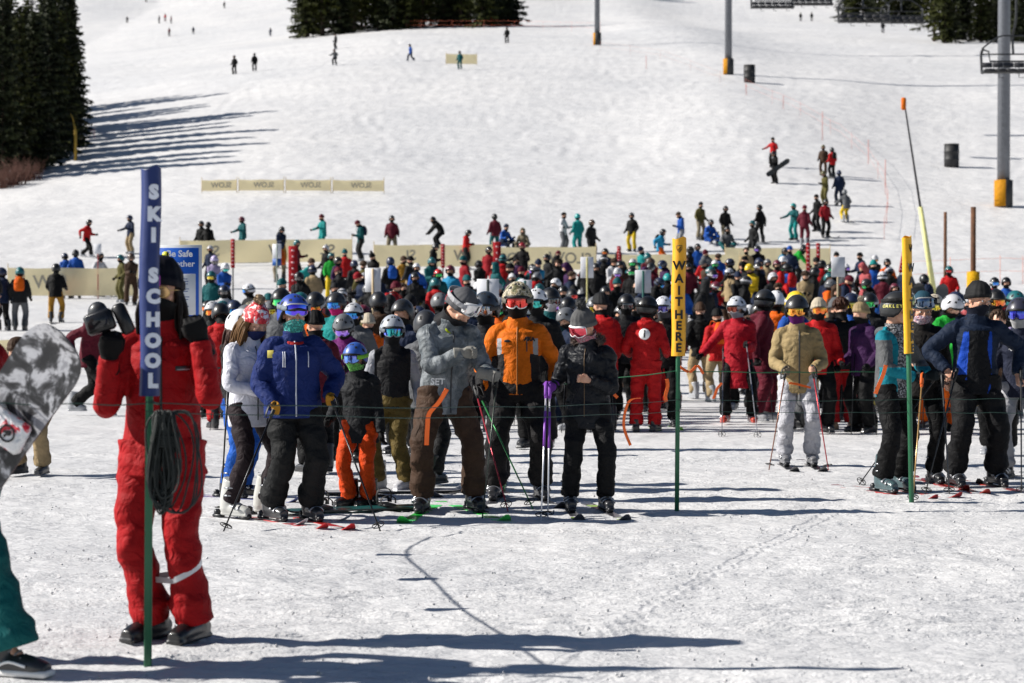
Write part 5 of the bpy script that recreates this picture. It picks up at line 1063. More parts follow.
# ------------------------------------------------------------ trees
def conifer(seed, Ht, base, nb, dens=1.0, lite=0):
    r = random.Random(seed); tr = G(); tr.tube([(0, 0, -.8), (0, 0, Ht * .4), (.05, 0, Ht * .97)], [Ht * .011 + .03, Ht * .008 + .02, .02], 9, res=3)
    cr = G(); 
    for i in range(nb):
        t = (i / nb) ** .9; z = base + (Ht - base) * t; L = (Ht * .17) * (1 - t) ** .75 * r.uniform(.65, 1.15) + .25
        a = i * 2.4 + r.uniform(-.4, .4); dx, dy = math.cos(a), math.sin(a); dz = -.25 + .5 * t + r.uniform(-.1, .1)
        cr.tube([(0, 0, z), (dx * L * .5, dy * L * .5, z + dz * L * .45), (dx * L, dy * L, z + dz * L * .8)], [.03, .02, .008], 4)
        m = int(16 * L * dens) + 5
        for k in range(m):
            s = (k + r.random()) / m; c = V((dx * L * s, dy * L * s, z + dz * L * s * .85)); sd = V((-dy, dx, 0)) * (r.choice((-1, 1)))
            l2 = (.2 + .30 * L * (1 - s) * .8 + .1) * r.uniform(.6, 1.2); dr = (sd * .8 + V((dx, dy, 0)) * .6 + V((0, 0, r.uniform(-.75, .1)))).normalized()
            w = dr.cross(V((r.gauss(0, .5), r.gauss(0, .5), 1))).normalized() * (.05 + .05 * r.random() + .05 * l2); e = c + dr * l2
            cr.add([c - w * .4, c + dr * l2 * .55 - w, e, c + dr * l2 * .5 + w, c + w * .4], [(0, 1, 2, 3, 4)])
            if r.random() < .5:
                dn = V((dr.x * .3, dr.y * .3, -1)).normalized() * l2 * .6; q = c + dr * l2 * .5; w2 = dn.cross(V((dx, dy, 0))).normalized() * .05; cr.add([q - w2, q + dn * .6 - w2 * 1.6, q + dn, q + dn * .6 + w2 * 1.6, q + w2], [(0, 1, 2, 3, 4)])
    m, nt, b = nodes('needles'); b.inputs['Roughness'].default_value = .7; b.inputs['Specular IOR Level'].default_value = .2
    tc = N(nt, 'ShaderNodeTexCoord'); n = N(nt, 'ShaderNodeTexNoise', Scale=1.1, Detail=3); nt.links.new(tc.outputs['Object'], n.inputs['Vector'])
    crr = N(nt, 'ShaderNodeValToRGB'); crr.color_ramp.elements[0].position = .35; crr.color_ramp.elements[1].position = .7
    crr.color_ramp.elements[0].color = (.006, .009, .004, 1); crr.color_ramp.elements[1].color = (.045 + lite, .055 + lite, .02, 1)
    nt.links.new(n.outputs['Fac'], crr.inputs[0]); nt.links.new(crr.outputs[0], b.inputs['Base Color'])
    return tr.mesh('trunk', [plain((.06, .04, .028), .9, bmp=.02)]), cr.mesh('crown', [m], smooth=False)
CON = [conifer(1, 12, .3, 150), conifer(2, 11, .6, 130, 1.0, .035), conifer(3, 13, 1.8, 100, .8, .06), conifer(4, 10, .2, 150)]
def tree(x, y, k, sc, label, group):
    o = thing('conifer_tree', label, 'tree', (x, y, H(x, y) - .1), rnd.uniform(0, 6.28), group, sc)
    obj('trunk', CON[k][0], o); obj('crown', CON[k][1], o)
def trees():
    r = random.Random(11)
    ORD = ['leftmost', 'second', 'third', 'fourth', 'fifth', 'sixth', 'seventh', 'eighth', 'ninth', 'tenth', 'eleventh', 'twelfth', 'thirteenth', 'fourteenth', 'fifteenth', 'sixteenth', 'seventeenth']
    def row(spots, rowname, kinds, s0, s1, group):
        spots = sorted(spots)
        for i, (px, d) in enumerate(spots):
            o_ = ORD[i] if i == 0 else ('rightmost' if i == len(spots) - 1 else ORD[i] + ' from the left')
            tree(px2x(px, d), d, kinds[i % len(kinds)], r.uniform(s0, s1), f'{o_} in the {rowname}', group)
    gl = 'dense conifers on the left edge'
    row([(68, 136), (60, 132), (50, 128), (36, 124), (20, 121), (4, 118)], 'front row of dark conifers at the left edge', (0, 1, 3, 0, 1, 0), .8, 1.0, gl)
    row([(63, 143), (55, 140), (40, 136), (24, 132), (6, 129), (-10, 122)], 'second row of dark conifers at the left edge', (3, 0, 1), .8, 1.0, gl)
    row([(70, 150), (56, 149), (46, 147), (28, 144), (8, 140), (-14, 132), (-32, 124)], 'third row of dark conifers at the left edge', (1, 0, 2), .8, 1.0, gl)
    row([(66, 158), (48, 160), (33, 158), (8, 156), (-16, 152), (68, 168), (50, 170), (30, 172), (0, 168), (-30, 164)], 'back row of dark conifers at the left edge', (0, 2, 3), .8, 1.05, gl)
    gm = 'conifers at the top of the slope'
    for q, nm in enumerate(('front row of the top middle conifer stand', 'second row of the top middle conifer stand', 'back row of the top middle conifer stand')):
        row([(304 + k * 17.5 + q * 6 + r.uniform(-4, 4), 296 + q * 9 + r.uniform(-3, 3)) for k in range(12)], nm, (1, 2, 0, 2, 1, 3), 1.1, 1.7, gm)
    row([(520 + k * 11 + r.uniform(-4, 4), r.uniform(440, 455)) for k in range(8)], 'thin conifer row behind the shaded bank at the top', (2, 0), .9, 1.4, gm)
    row([(932 + k * 9 + r.uniform(-3, 3), r.uniform(240, 262)) for k in range(13)], 'conifer row on the knoll at the top right', (2, 1, 0, 3), .8, 1.2, gm)
    row([(846 + k * 8, r.uniform(380, 400)) for k in range(11)], 'far conifer row behind the hanging lift chairs', (0, 1, 2, 3), 1., 1.5, gm)
    # reddish bare brush under the left trees
    for k, (px, d) in enumerate(((2, 112), (14, 113.5), (26, 116))):
        g = G(); rr = random.Random(k)
        for q in range(130):
            a = rr.uniform(0, 6.28); L = rr.uniform(.5, 1.5); e = rr.uniform(.4, 1.4); x0, y0 = rr.gauss(0, .35), rr.gauss(0, .35)
            g.tube([(x0, y0, 0), (x0 + math.cos(a) * L * .3, y0 + math.sin(a) * L * .3, L * .6), (x0 + math.cos(a) * L * .55 + rr.gauss(0, .1), y0 + math.sin(a) * L * .5, L)], [.016, .01, .004], 4)
        o = obj('bare_shrub', g.mesh('bare_shrub', [plain((.11, .045, .03), .9)]), loc=onground(px, d)); tag(o, ('leftmost reddish bare shrub', 'middle reddish bare shrub', 'rightmost reddish bare shrub')[k] + ' below the left conifers', 'shrub', 'bare shrubs under the left trees')

# ------------------------------------------------------------ lift, posts, banners
def towers():
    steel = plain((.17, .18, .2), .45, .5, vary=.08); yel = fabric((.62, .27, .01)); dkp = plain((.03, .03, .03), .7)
    for px, py, rad, lb in ((1003, 207, .33, 'tall grey lift tower with yellow pad at the right edge'), (728, 75, .32, 'grey lift tower with orange pad on the upper slope'), (597, 46, .30, 'far grey lift tower with dark pad near the top middle')):
        d = d_for(px, py); loc = onground(px, d); o = thing('lift_tower', lb, 'lift tower', loc, 0, 'lift towers')
        g = G(); g.tube([(0, 0, -1), (0, 0, 26)], [rad, rad * .82], 24); obj('pole', g.mesh('pole', [steel]), o)
        g = G(); g.tube([(0, 0, 0), (0, 0, .02), (0, 0, 1.35), (0, 0, 1.37)], [rad + .02, rad + .14, rad + .14, rad + .02], 20); 
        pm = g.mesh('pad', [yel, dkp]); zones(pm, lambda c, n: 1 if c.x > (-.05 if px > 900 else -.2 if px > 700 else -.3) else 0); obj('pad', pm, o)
        g = G()
        for k in range(70): g.tube([(-.2, -rad - .12, 3 + k * .33), (.2, -rad - .12, 3 + k * .33)], [.014] * 2, 5)
        for s in (-.2, .2): g.tube([(s, -rad - .12, 2.6), (s, -rad * .9 - .1, 26)], [.018] * 2, 5)
        obj('ladder', g.mesh('ladder', [steel]), o)
        g = G(); g.tube([(-3.4, 0, 25.4), (3.4, 0, 25.4)], [(.22, .22)] * 2, 8)
        for s in (-3.2, 3.2): g.box((s, 0, 25.0), (.2, 3.2, .3), bev=.03)
        obj('crossarm', g.mesh('crossarm', [steel]), o)
    def chair(px, py, wpx, lb, d, ang=0):
        w = 2.9 * 1.0; o = thing('lift_chair', lb, 'lift chair', (px2x(px, d), d, zat(py, d)), R(ang), 'chairs hanging on the lift cable')
        sc = wpx / FPX * d / w; o.scale = (sc,) * 3; st = plain((.03, .032, .035), .5, .3)
        g = G()
        for s in (-1.3, 1.3): g.tube([(s, -.25, .0), (s, .28, -.02), (s, .36, .3), (s, .42, .75), (s * .96, .3, .95)], [.055] * 5, 8, res=3)
        g.tube([(-1.3, .42, .75), (1.3, .42, .75)], [.03] * 2, 8); g.tube([(-1.3, .3, .0), (1.3, .3, 0)], [.04] * 2, 8); g.tube([(0, .42, .75), (0, .55, 1.5), (0, .0, 2.2), (0, 0, 4.4)], [.05] * 4, 8, res=3)
        g.tube([(-1.3, .3, .95), (-.6, .45, 1.45), (0, .5, 1.5), (.6, .45, 1.45), (1.3, .3, .95)], [.035] * 5, 8, res=3); obj('frame', g.mesh('frame', [st]), o)
        g = G()
        for k in range(6): g.box((-1.08 + k * .432, .02, .02), (.41, .52, .16), bev=.03)
        obj('seat', g.mesh('seat', [plain((.02, .02, .022), .6)]), o)
        g = G()
        for k in range(6): g.box((-1.08 + k * .432, .33, .3), (.41, .07, .2), rot=Euler((R(-10), 0, 0)).to_matrix(), bev=.03)
        obj('backrest', g.mesh('backrest', [plain((.035, .035, .04), .6)]), o)
        g = G(); g.tube([(-1.2, .3, .9), (-1.2, -.4, .75), (-1.15, -.45, .35), (1.15, -.45, .35), (1.2, -.4, .75), (1.2, .3, .9)], [.04] * 6, 8); 
        for s in (-.8, 0, .8): g.tube([(s, -.45, .35), (s, -.5, -.3), (s + .2, -.5, -.3)], [.018] * 3, 6)
        obj('safety_bar', g.mesh('safety_bar', [st]), o); return o
    chair(1015, 72, 72, 'dark six seat lift chair in front of the tall grey tower', 78)
    chair(864, 22, 56, 'lift chair hanging lowest of the top row, left of the pair', 112)
    chair(902, 23, 46, 'lift chair behind and right of the lowest one', 128); chair(772, 8, 46, 'lift chair cut by the top edge, leftmost of the row', 124); chair(812, 5, 44, 'lift chair cut by the top edge, second from the left', 138)
    # leaning snow hose pole
    o = thing('snow_lance', 'leaning thin lance with orange tip and thick pale yellow lower pipe', 'snow lance', (0, 0, 0)); d = 72
    b = onground(936, d); m = V((px2x(920, d), d, zat(207, d))); t = V((px2x(903, d), d, zat(98, d))); o.location = b; u = b
    g = G(); g.tube([V((0, 0, -.3)), m - u], [.11, .085], 14); obj('pipe', g.mesh('pipe', [plain((.62, .6, .25), .6)]), o)
    g = G(); g.tube([m - u, (m - u).lerp(t - u, .9), t - u], [.045, .03, .03], 8); obj('mast', g.mesh('mast', [plain((.05, .05, .055), .5, .4)]), o)
    g = G(); e = t - u; g.tube([e - V((0, 0, .45)), e - V((0, 0, .4)), e - V((0, 0, .02)), e], [.05, .09, .09, .05], 12); obj('nozzle_cover', g.mesh('nozzle_cover', [fabric((.8, .22, .01))]), o)
    # brown posts
    wood = plain((.11, .045, .018), .85, bmp=.015, vary=.35)
    for px, top, foot, rad, lb, pad in ((945, 212, 292, .055, 'thin rust brown wooden post behind the crowd', False), (973, 207, 300, .085, 'rust brown wooden post with yellow padded foot', True)):
        d = 60 if pad else 62; b = onground(px, d); hz = zat(top, d) - b.z; o = thing('wooden_post', lb, 'post', b); g = G(); g.tube([(0, 0, -.4), (0, 0, hz)], [rad, rad * .93], 12); obj('shaft', g.mesh('shaft', [wood]), o)
        if pad: g = G(); g.tube([(0, 0, 0), (0, 0, .02), (0, 0, 1.45), (0, 0, 1.47)], [rad, rad + .11, rad + .11, rad], 14); obj('pad', g.mesh('pad', [fabric((.75, .4, .01))]), o)
    # yellow post at the left trees, far marker poles
    b = onground(76, 127); g = G(); g.tube([(0, 0, -.3), (0, 0, 1.9), (-.15, 0, 2.6)], [.1, .09, .03], 10); g.tube([(-.1, 0, 2.5), (-.3, 0, 3.0)], [.03, .02], 8); tag(obj('trail_post', g.mesh('trail_post', [plain((.42, .26, .03), .7)]), loc=b), 'mustard yellow post beside the dark conifers at the left', 'post')
    for px, fy, top, lb in ((822, 142, 112, 'thin red marker pole beside the climbing file'), (868, 164, 140, 'thin pale red marker pole right of the climbing file'), (885, 188, 160, 'third thin marker pole on the bank'), (746, 96, 84, 'short marker pole by the black barrel pair'), (783, 110, 96, 'short marker pole on the bank below the tower'), (646, 70, 56, 'short marker pole right of the far tower')):
        d = d_for(px, fy); b = onground(px, d); g = G(); g.tube([(0, 0, -.1), (0, 0, zat(top, d) - b.z)], [.022, .018], 6); tag(obj('marker_pole', g.mesh('marker_pole', [plain((.45, .1, .07), .6)]), loc=b), lb, 'marker pole', 'marker poles on the slope')
    for px, fy, hpx, lb in ((951, 167, 22, 'black barrel standing alone left of the tall grey tower'), (749, 83, 17, 'black barrel with orange mark right of the orange padded tower')):
        d = d_for(px, fy); b = onground(px, d); h = hpx / FPX * d; o = thing('barrel', lb, 'barrel', b, 0, 'black barrels'); r_ = h * .33
        g = G(); g.tube([(0, 0, -.05), (0, 0, h * .3), (0, 0, h * .33), (0, 0, h * .36), (0, 0, h * .65), (0, 0, h * .68), (0, 0, h * .71), (0, 0, h)], [r_, r_ * 1.02, r_ * 1.07, r_ * 1.02, r_ * 1.02, r_ * 1.07, r_ * 1.02, r_], 22); obj('drum', g.mesh('drum', [plain((.012, .012, .013), .6)]), o)
        g = G(); g.tube([(0, 0, h), (0, 0, h + .04), (0, 0, h + .05)], [r_ * 1.05, r_ * 1.05, r_ * .6], 22); obj('lid', g.mesh('lid', [plain((.02, .02, .02), .5)]), o)
def banner(x0, x1, y0, y1, d, words, label, n=2, stepd=0, col=(.97, .84, .52), tcol=(.34, .31, .24), posts=True):
    """cloth banner between poles, seen from behind so its lettering is reversed"""
    A, B = V((px2x(x0, d), d, 0)), V((px2x(x1, d + stepd), d + stepd, 0)); hgt = (y1 - y0) / FPX * d
    o = thing('slow_banner', label, 'banner', A + V((0, 0, H(A.x, A.y))), 0, 'yellow SLOW banners')
    base = V((A.x, A.y, H(A.x, A.y))); L = (B - A).length; m = max(8, int(L / .5)); vs = []; u = (B - A).normalized()
    def P(t, v): q = A.lerp(B, t); z = H(q.x, q.y) + .12 + v * hgt; return V((q.x, q.y + .04 * math.sin(t * L * 2.1) * math.sin(v * 3), z - .03 * math.sin(t * m / 4 * math.pi) ** 2 * v)) - base
    for i in range(m + 1):
        for k in range(5): vs.append(P(i / m, k / 4))
    g = G(); g.add(vs, [(i * 5 + k, (i + 1) * 5 + k, (i + 1) * 5 + k + 1, i * 5 + k + 1) for i in range(m) for k in range(4)])
    mt, nt, bb = nodes('banner_cloth'); bb.inputs['Base Color'].default_value = c4(col); bb.inputs['Roughness'].default_value = .8; bump(nt, bb, 2.5, .05, .8)
    tl = N(nt, 'ShaderNodeBsdfTranslucent', Color=c4(col)); mx = N(nt, 'ShaderNodeMixShader', Fac=.6); ou = nt.nodes['Material Output']; nt.links.new(bb.outputs[0], mx.inputs[1]); nt.links.new(tl.outputs[0], mx.inputs[2]); nt.links.new(mx.outputs[0], ou.inputs[0])
    bb.inputs['Transmission Weight'].default_value = 0; cl = obj('cloth', g.mesh('cloth', [mt]), o)
    pass
    if posts:
        k = max(2, int(L / 4) + 1)
        for i in range(k):
            g = G(); q = P(i / (k - 1), 0); g.tube([q - V((0, -.02, .4)), q + V((0, .02, hgt + .15))], [.018, .016], 6); obj('pole', g.mesh('pole', [plain((.45, .35, .2), .7)]), o)
    tm = plain(tcol, .8)
    for s, t in words:
        me = text_mesh(s, hgt * .66, .002, tm, .01); q = P(t, .5) + V((0, -.05, 0)); zu = (P(min(1, t + .02), .5) - P(max(0, t - .02), .5)).normalized()
        obj('lettering', me, cl, matrix=mat_axes(q, -zu, V((0, 0, 1)), V((0, -1, 0))) )
    return o
def banners():
    W4 = [('SLOW', (i + .5) / 4 + .01) for i in range(4)]
    for k, (xa, xb) in enumerate(((202, 237), (239, 284), (286, 331), (333, 384))): banner(xa, xb, 184, 195, 104.5, [('SLOW', .56)], ('leftmost', 'second', 'third', 'rightmost')[k] + ' panel of the upper banner row with reversed lettering on the slope')
    banner(180, 352, 238, 261, 84, [('SL', .19), ('W', .56), ('SL', .86)], 'long yellow banner behind the crowd, section left of centre', stepd=.5)
    banner(374, 492, 240, 262, 83, [('SL', .3), ('W', .74)], 'long yellow banner behind the crowd, section by the maroon jacket')
    banner(492, 596, 242, 265, 82, [('O', .2), ('SLOW', .75)], 'long yellow banner behind the crowd, section right of the middle')
    banner(608, 740, 246, 268, 80, [], 'faded yellow banner without readable lettering right of the middle')
    banner(725, 830, 244, 266, 82, [], 'yellow banner section behind the right part of the crowd')
    banner(8, 138, 258, 286, 72, [('OW', .33)], 'yellow banner behind the skiers at the left'); banner(-30, 60, 327, 358, 42, [('OW', .55)], 'near yellow banner partly hidden by the snowboard')
    banner(446, 477, 56, 66, 187, [], 'small yellow banner high on the slope behind a skier', tcol=(.5, .4, .2))
    # red upright banners
    for k, (px, y0, y1, lb) in enumerate(((233, 239, 268, 'far left red upright banner'), (293, 246, 292, 'left red upright banner with white marks'), (443, 244, 268, 'thin red upright banner left of the red jacket skier'), (497, 242, 290, 'middle red upright banner with white marks'), (619, 246, 268, 'small red upright banner left of the yellow sign'),
                                          (808, 243, 275, 'red upright banner left of the wooden stick placard'), (818, 243, 275, 'second red upright banner just right of its twin'), (894, 245, 272, 'leaning dark red banner left of the yellow sign'))):
        d = 66 if k != 1 else 58; b = onground(px, d); z1 = zat(y0, d) - b.z; h = (y1 - y0) / FPX * d; o = thing('red_banner', lb, 'banner', b, 0, 'red upright banners'); g = G(); g.tube([(.0, .03, -.2), (.0, .03, z1)], [.025, .02], 6); obj('pole', g.mesh('pole', [plain(DK, .5)]), o)
        g = G(); g.box((0, 0, z1 - h / 2), (.26 if k in (1, 3) else .13, .04, h), bev=.015); sl = obj('panel', g.mesh('panel', [fabric((.5, .02, .03))]), o)
        g = G()
        for q in range(7): g.box((0, -.023, z1 - h * (.1 + .13 * q)), (.06 if q % 2 else .09, .004, h * .035))
        obj('mark', g.mesh('mark', [plain((.55, .3, .32), .6)]), sl)
        if k == 7: o.rotation_euler = (0, R(10), 0)
    # blank placards on sticks
    for k, (px, y0, w, h, d, stick, lb) in enumerate(((373, 268, 16, 24, 34, (.55, .42, .25), 'blank white placard on a wooden stick left of the grey jacket man'), (488, 279, 22, 34, 27, (.02, .03, .03), 'blank white placard with dark stick left of the camouflage helmet'),
            (525, 280, 14, 34, 27, (.02, .1, .1), 'blank white placard with dark teal stick right of the camouflage helmet'), (587, 257, 13, 21, 42, (.55, .5, .2), 'small blank white placard behind the bobble hat'), (643, 270, 16, 23, 33, (.02, .12, .1), 'blank white placard with green stick left of the yellow sign'),
            (838, 257, 14, 20, 38, (.5, .4, .25), 'blank grey white placard on a thick wooden stick'), (277, 244, 9, 15, 62, (.3, .35, .3), 'small blank white placard with blue lower edge'), (484, 306, 12, 30, 26.2, (.03, .03, .03), 'lower blank placard behind the glossy dark helmet'), (98, 244, 7, 10, 72, (.35, .05, .05), 'tiny teal and white sign on a red stick behind the left skiers'))):
        b = onground(px, d); z1 = zat(y0, d) - b.z; W_, H_ = w / FPX * d, h / FPX * d; o = thing('blank_placard', lb, 'placard', b, R((k * 37) % 17 - 8), 'blank placards held above the queue')
        g = G(); g.box((0, 0, z1 - H_ / 2), (W_, .012, H_), bev=.003); pn = obj('panel', g.mesh('panel', [plain((.66, .67, .7), .6)]), o)
        g = G(); g.box((0, -.015 if k in (0, 3, 4, 1, 2, 6) else .02, (z1 + .0) / 2), (.035, .018, z1 * 1.0 - .02), bev=.004); obj('stick', g.mesh('stick', [plain(stick, .7)]), o)
        if k == 6: g = G(); g.box((0, -.004, z1 - H_ - .1), (W_, .01, .22)); obj('lower_panel', g.mesh('lower_panel', [plain((.01, .08, .3), .6)]), o)
def sleeve_sign(px, base_y, top, topy, boty, words, wpx, col, tcol, label, yaw, lean_px=0, emblem=False, lx=0, scale=1.0, poster=(.01, .11, .045)):
    d = d_for(px, base_y); b = onground(px, d); z1 = zat(topy, d) - b.z; z0 = zat(boty, d) - b.z; w = wpx / FPX * d
    o = thing('post_sign', label, 'sign', b, 0, 'signs wrapped on green posts'); o.rotation_euler = (0, math.atan2((lean_px) / FPX * d, z1), R(yaw))
    g = G(); g.box((0, 0, (z1 - .05) / 2 - .1), (.034, .034, z1 + .1), bev=.005); obj('post', g.mesh('post', [plain(poster, .5, bmp=.003)]), o)
    n = 16; g = G(); vs = []
    for k in range(13):
        t = k / 12; z = z0 + (z1 - z0) * t
        for (x, y) in ((-w / 2, .0), (-w * .28, -.03), (0, -.035), (w * .28, -.03), (w / 2, 0), (w * .25, .028), (0, .03), (-w * .25, .028)):
            vs.append((x + .004 * math.sin(t * 9), y, z + (.012 * math.sin(x / w * 6) if k == 12 else 0)))
    g.add(vs, [(k * 8 + i, k * 8 + (i + 1) % 8, (k + 1) * 8 + (i + 1) % 8, (k + 1) * 8 + i) for k in range(12) for i in range(8)])
    mt, nt, bb = nodes('vinyl'); bb.inputs['Base Color'].default_value = c4(col); bb.inputs['Roughness'].default_value = .55; bump(nt, bb, 6, .012, .8, 2)
    sv = obj('sleeve', g.mesh('sleeve', [mt]), o); tm = plain(tcol, .5)
    for ch, z, sz in words:
        zz = zat(z, d) - b.z; obj('lettering', text_mesh(ch, sz / FPX * d * 1.4, .0012, tm, .0035 if sz < 12 else .006), sv, matrix=M.Translation((lx * w, -.039, zz)) @ M.Rotation(R(90), 4, 'X'))
    if emblem:
        g = G(); zz = zat(topy + 11, d) - b.z; pts = [V((x * .6, -.038, zz + z * .6)) for x, z in ((-.035, .04), (.035, .04), (.033, -.005), (0, -.05), (-.033, -.005), (-.035, .04))]; g.tube(pts, [.003] * 6, 5)
        g.tube([V((-.012, -.038, zz - .012)), V((.012, -.038, zz + .015))], [.003] * 2, 5); g.tube([V((.0, -.038, zz - .02)), V((.008, -.038, zz + .0))], [.003] * 2, 5); obj('emblem', g.mesh('emblem', [tm]), sv)
    return o, b, d
def signs():
    sk = [(c, y, 16) for c, y in zip('SKI', (193, 211, 234))] + [(c, y, 16) for c, y in zip('SCHOOL', (263, 287, 311, 336, 360, 381))]
    sk = [(c, y, 12.5) for c, y in zip('SKI', (192, 213, 234))] + [(c, y, 12.5) for c, y in zip('SCHOOL', (281, 298, 319, 338, 358, 380))]
    sk = [(c, y, 13) for c, y in (('S', 193), ('K', 215), ('I', 236), ('S', 276), ('C', 297), ('H', 320), ('O', 341), ('O', 361), ('L', 381))]
    sleeve_sign(147, 671, None, 168, 396, sk, 20, (.002, .018, .12), (.75, .78, .85), 'tall blue vertical sign reading SKI SCHOOL on a green post', 8, 4, lx=.18)
    wh = [(c, y, 11) for c, y in (('W', 266), ('A', 279), ('I', 292), ('T', 304), ('H', 321), ('E', 334), ('R', 345), ('E', 354.5))]
    wh = [(c, y, 8.5) for c, y in (('W', 266), ('A', 279), ('I', 291), ('T', 302), ('H', 315), ('E', 326), ('R', 337), ('E', 348))]
    sleeve_sign(677, 513, None, 238, 356, wh, 14, (.75, .36, .008), BLK, 'yellow vertical sign reading WAIT HERE on a green post, facing the camera', 0, 2, emblem=True)
    sleeve_sign(912, 503, None, 237, 353, [(c, y + (2 if i < 4 else 0), s * .95) for i, (c, y, s) in enumerate(wh)], 14, (.8, .42, .01), BLK, 'yellow vertical WAIT HERE sign leaning left on its green post, turned sideways', 52, -13, emblem=True)
    # notice board
    d = 19; b = onground(181, d); o = thing('notice_board', 'white framed notice board with blue heading Be Safe Together behind the instructor', 'notice board', b)
    def X(px): return px2x(px, d) - b.x
    def Z(py): return zat(py, d) - b.z
    def panel(x0, x1, y0, y1, y, m, nm, par): g = G(); g.box(((X(x0) + X(x1)) / 2, y, (Z(y0) + Z(y1)) / 2), (X(x1) - X(x0), .012, Z(y0) - Z(y1)), bev=.002); return obj(nm, g.mesh(nm, [m]), par)
    fr = panel(152, 202, 245, 322, 0, plain((.66, .67, .68), .5), 'frame', o); hd = panel(155, 199, 248, 317, -.008, plain((.01, .1, .5), .4), 'blue_panel', o); bo = panel(157, 196, 274, 315, -.014, plain((.68, .69, .7), .5), 'paper', o)
    wt = plain((.8, .8, .82), .5)
    obj('lettering', text_mesh('Be Safe', .085, .001, wt, .0025), hd, matrix=M.Translation((X(180), -.016, Z(254))) @ M.Rotation(R(90), 4, 'X')); obj('lettering', text_mesh('Together', .082, .001, wt, .001), hd, matrix=M.Translation((X(179), -.016, Z(264))) @ M.Rotation(R(90), 4, 'X'))
    g = G(); g.tube([(X(166), -.015, Z(255)), (X(166), -.017, Z(255))], [.035, .035], 18); obj('emblem', g.mesh('emblem', [plain((.7, .7, .05), .5)]), hd)
    g = G(); rr = random.Random(2)
    for y in (279, 281.5, 284, 289, 291.5, 297, 299.5, 304, 306.5): g.box((X(178 + rr.uniform(-1, 1)), -.021, Z(y)), (X(190) - X(166) - rr.uniform(0, .06), .002, .007))
    obj('small_print', g.mesh('small_print', [plain((.1, .15, .35), .6)]), bo)
    for x in (158, 196): g = G(); g.tube([(X(x), .02, -.2), (X(x), .02, Z(246))], [.018] * 2, 8); obj('leg', g.mesh('leg', [plain(LGREY, .5)]), o)
def ropes():
    P1 = V((px2x(147, 8.67), 8.67 - .03, 0)); d2 = d_for(677, 513); P2 = V((px2x(678, d2), d2 - .03, 0)); d3 = d_for(912, 503); P3 = V((px2x(908, d3), d3 - .03, 0)); P4 = V((px2x(1090, d3), d3 + .2, 0)); P0 = V((px2x(-150, 8.0), 8.0, 0))
    def rope(pts, label, rad=.0026, col=(.02, .06, .045)):
        o = pts[0]; g = G()
        for a, b in zip(pts, pts[1:]):
            n = 18; L = (b - a).length; g.tube([a.lerp(b, t) - V((0, 0, .02 * L * t * (1 - t) + .004 * math.sin(t * 23))) - o for t in np.linspace(0, 1, n)], [rad] * n, 6)
        tag(obj('rope', g.mesh('rope', [plain(col, .7)]), loc=o), label, 'rope', 'ropes strung between the sign posts'); return pts
    def z(P, py, d): return V((P.x, P.y, zat(py, d)))
    rope([z(P1, 402, 8.67), z(P2, 400, d2), z(P3, 399, d3), z(P4, 398, d3)], 'dark green rope tied highest of the pair on the blue banner pole')
    rope([z(P1, 411, 8.67), z(P2, 411, d2), z(P3, 412, d3), z(P4, 413, d3)], 'dark green rope just under the top one, running across the front row')
    rope([z(P0, 400, 8.0), z(P1, 404, 8.67)], 'short dark rope running off the left edge from the blue banner pole')
    Pb = V((px2x(470, 19.5), 19.5, zat(404, 19.5))); Pc = V((px2x(677, 17.5), 17.5, zat(371, 17.5))); Pd = V((px2x(905, 18.8), 18.8, zat(371, 18.8))); rope([Pc + V((-2.2, .6, -.25)), Pc, Pd], 'thin green rope behind the yellow sign at knee to waist height', .005, (.02, .14, .06))
    bk = [V((x, y, H(x, y) + h)) for x, y, h in ((-1.57, 8.68, 1.17), (-1.70, 9.6, 1.12), (-1.90, 10.5, 1.10), (-2.14, 11.7, 1.12), (-2.40, 12.9, 1.15), (-2.36, 13.6, 1.16), (-2.1, 14.3, 1.17))]
    g = G(); g.tube([q - bk[0] for q in bk], [.0065] * 7, 6, res=5); tag(obj('rope', g.mesh('rope', [plain((.02, .06, .045), .7)]), loc=bk[0]), 'dark rope running back from the blue sign post behind the red instructor', 'rope', 'ropes strung between the sign posts')
    for k, q in enumerate((bk[2], bk[3], bk[4])):
        g = G(); g.tube([(0, 0, .02), (.05, .02, -.03), (.02, .0, -.12), (.10, .02, -.2)], [(.05, .0015)] * 4, 8, side=(.1, 1, 0), res=5); tag(obj('ribbon', g.mesh('ribbon', [plain((.95, .14, .01), .6)]), loc=q), ('nearest', 'middle', 'farthest')[k] + ' orange ribbon on the rope behind the red instructor', 'ribbon', 'orange ribbons on the ropes')
    # orange ribbons tied to the ropes
    d_ = 15.0
    RB = [((447, 389), (439, 402), (429, 414), (427, 428), (426, 446), 14.9, 'orange ribbon hanging before the brown trousers of the grey jacket man', .019), ((610, 378), (604, 384), (612, 392), (618, 398), 17, 'small orange ribbon right of the down jacket woman', .014), ((641, 398), (629, 402), (624, 425), (631, 446), 15.6, 'looping orange ribbon left of the yellow sign post', .012),
          ((667, 379), (668, 386), (666, 396), (667, 402), 17, 'short orange ribbon left of the yellow sign post', .016), ((680, 367), (690, 372), (698, 366), (704, 374), 16.5, 'orange ribbon tied behind the yellow sign post', .012), ((722, 383), (718, 388), (716, 394), (714, 399), 18, 'small orange ribbon before the crimson parka', .014),
          ((886, 365), (884, 374), (880, 385), (877, 394), 16.2, 'orange ribbon on the pole grip of the teal jacket woman', .018), ((789, 383), (796, 384), (804, 386), (812, 388), 18.6, 'orange ribbon across the tan jacket hem', .01)]
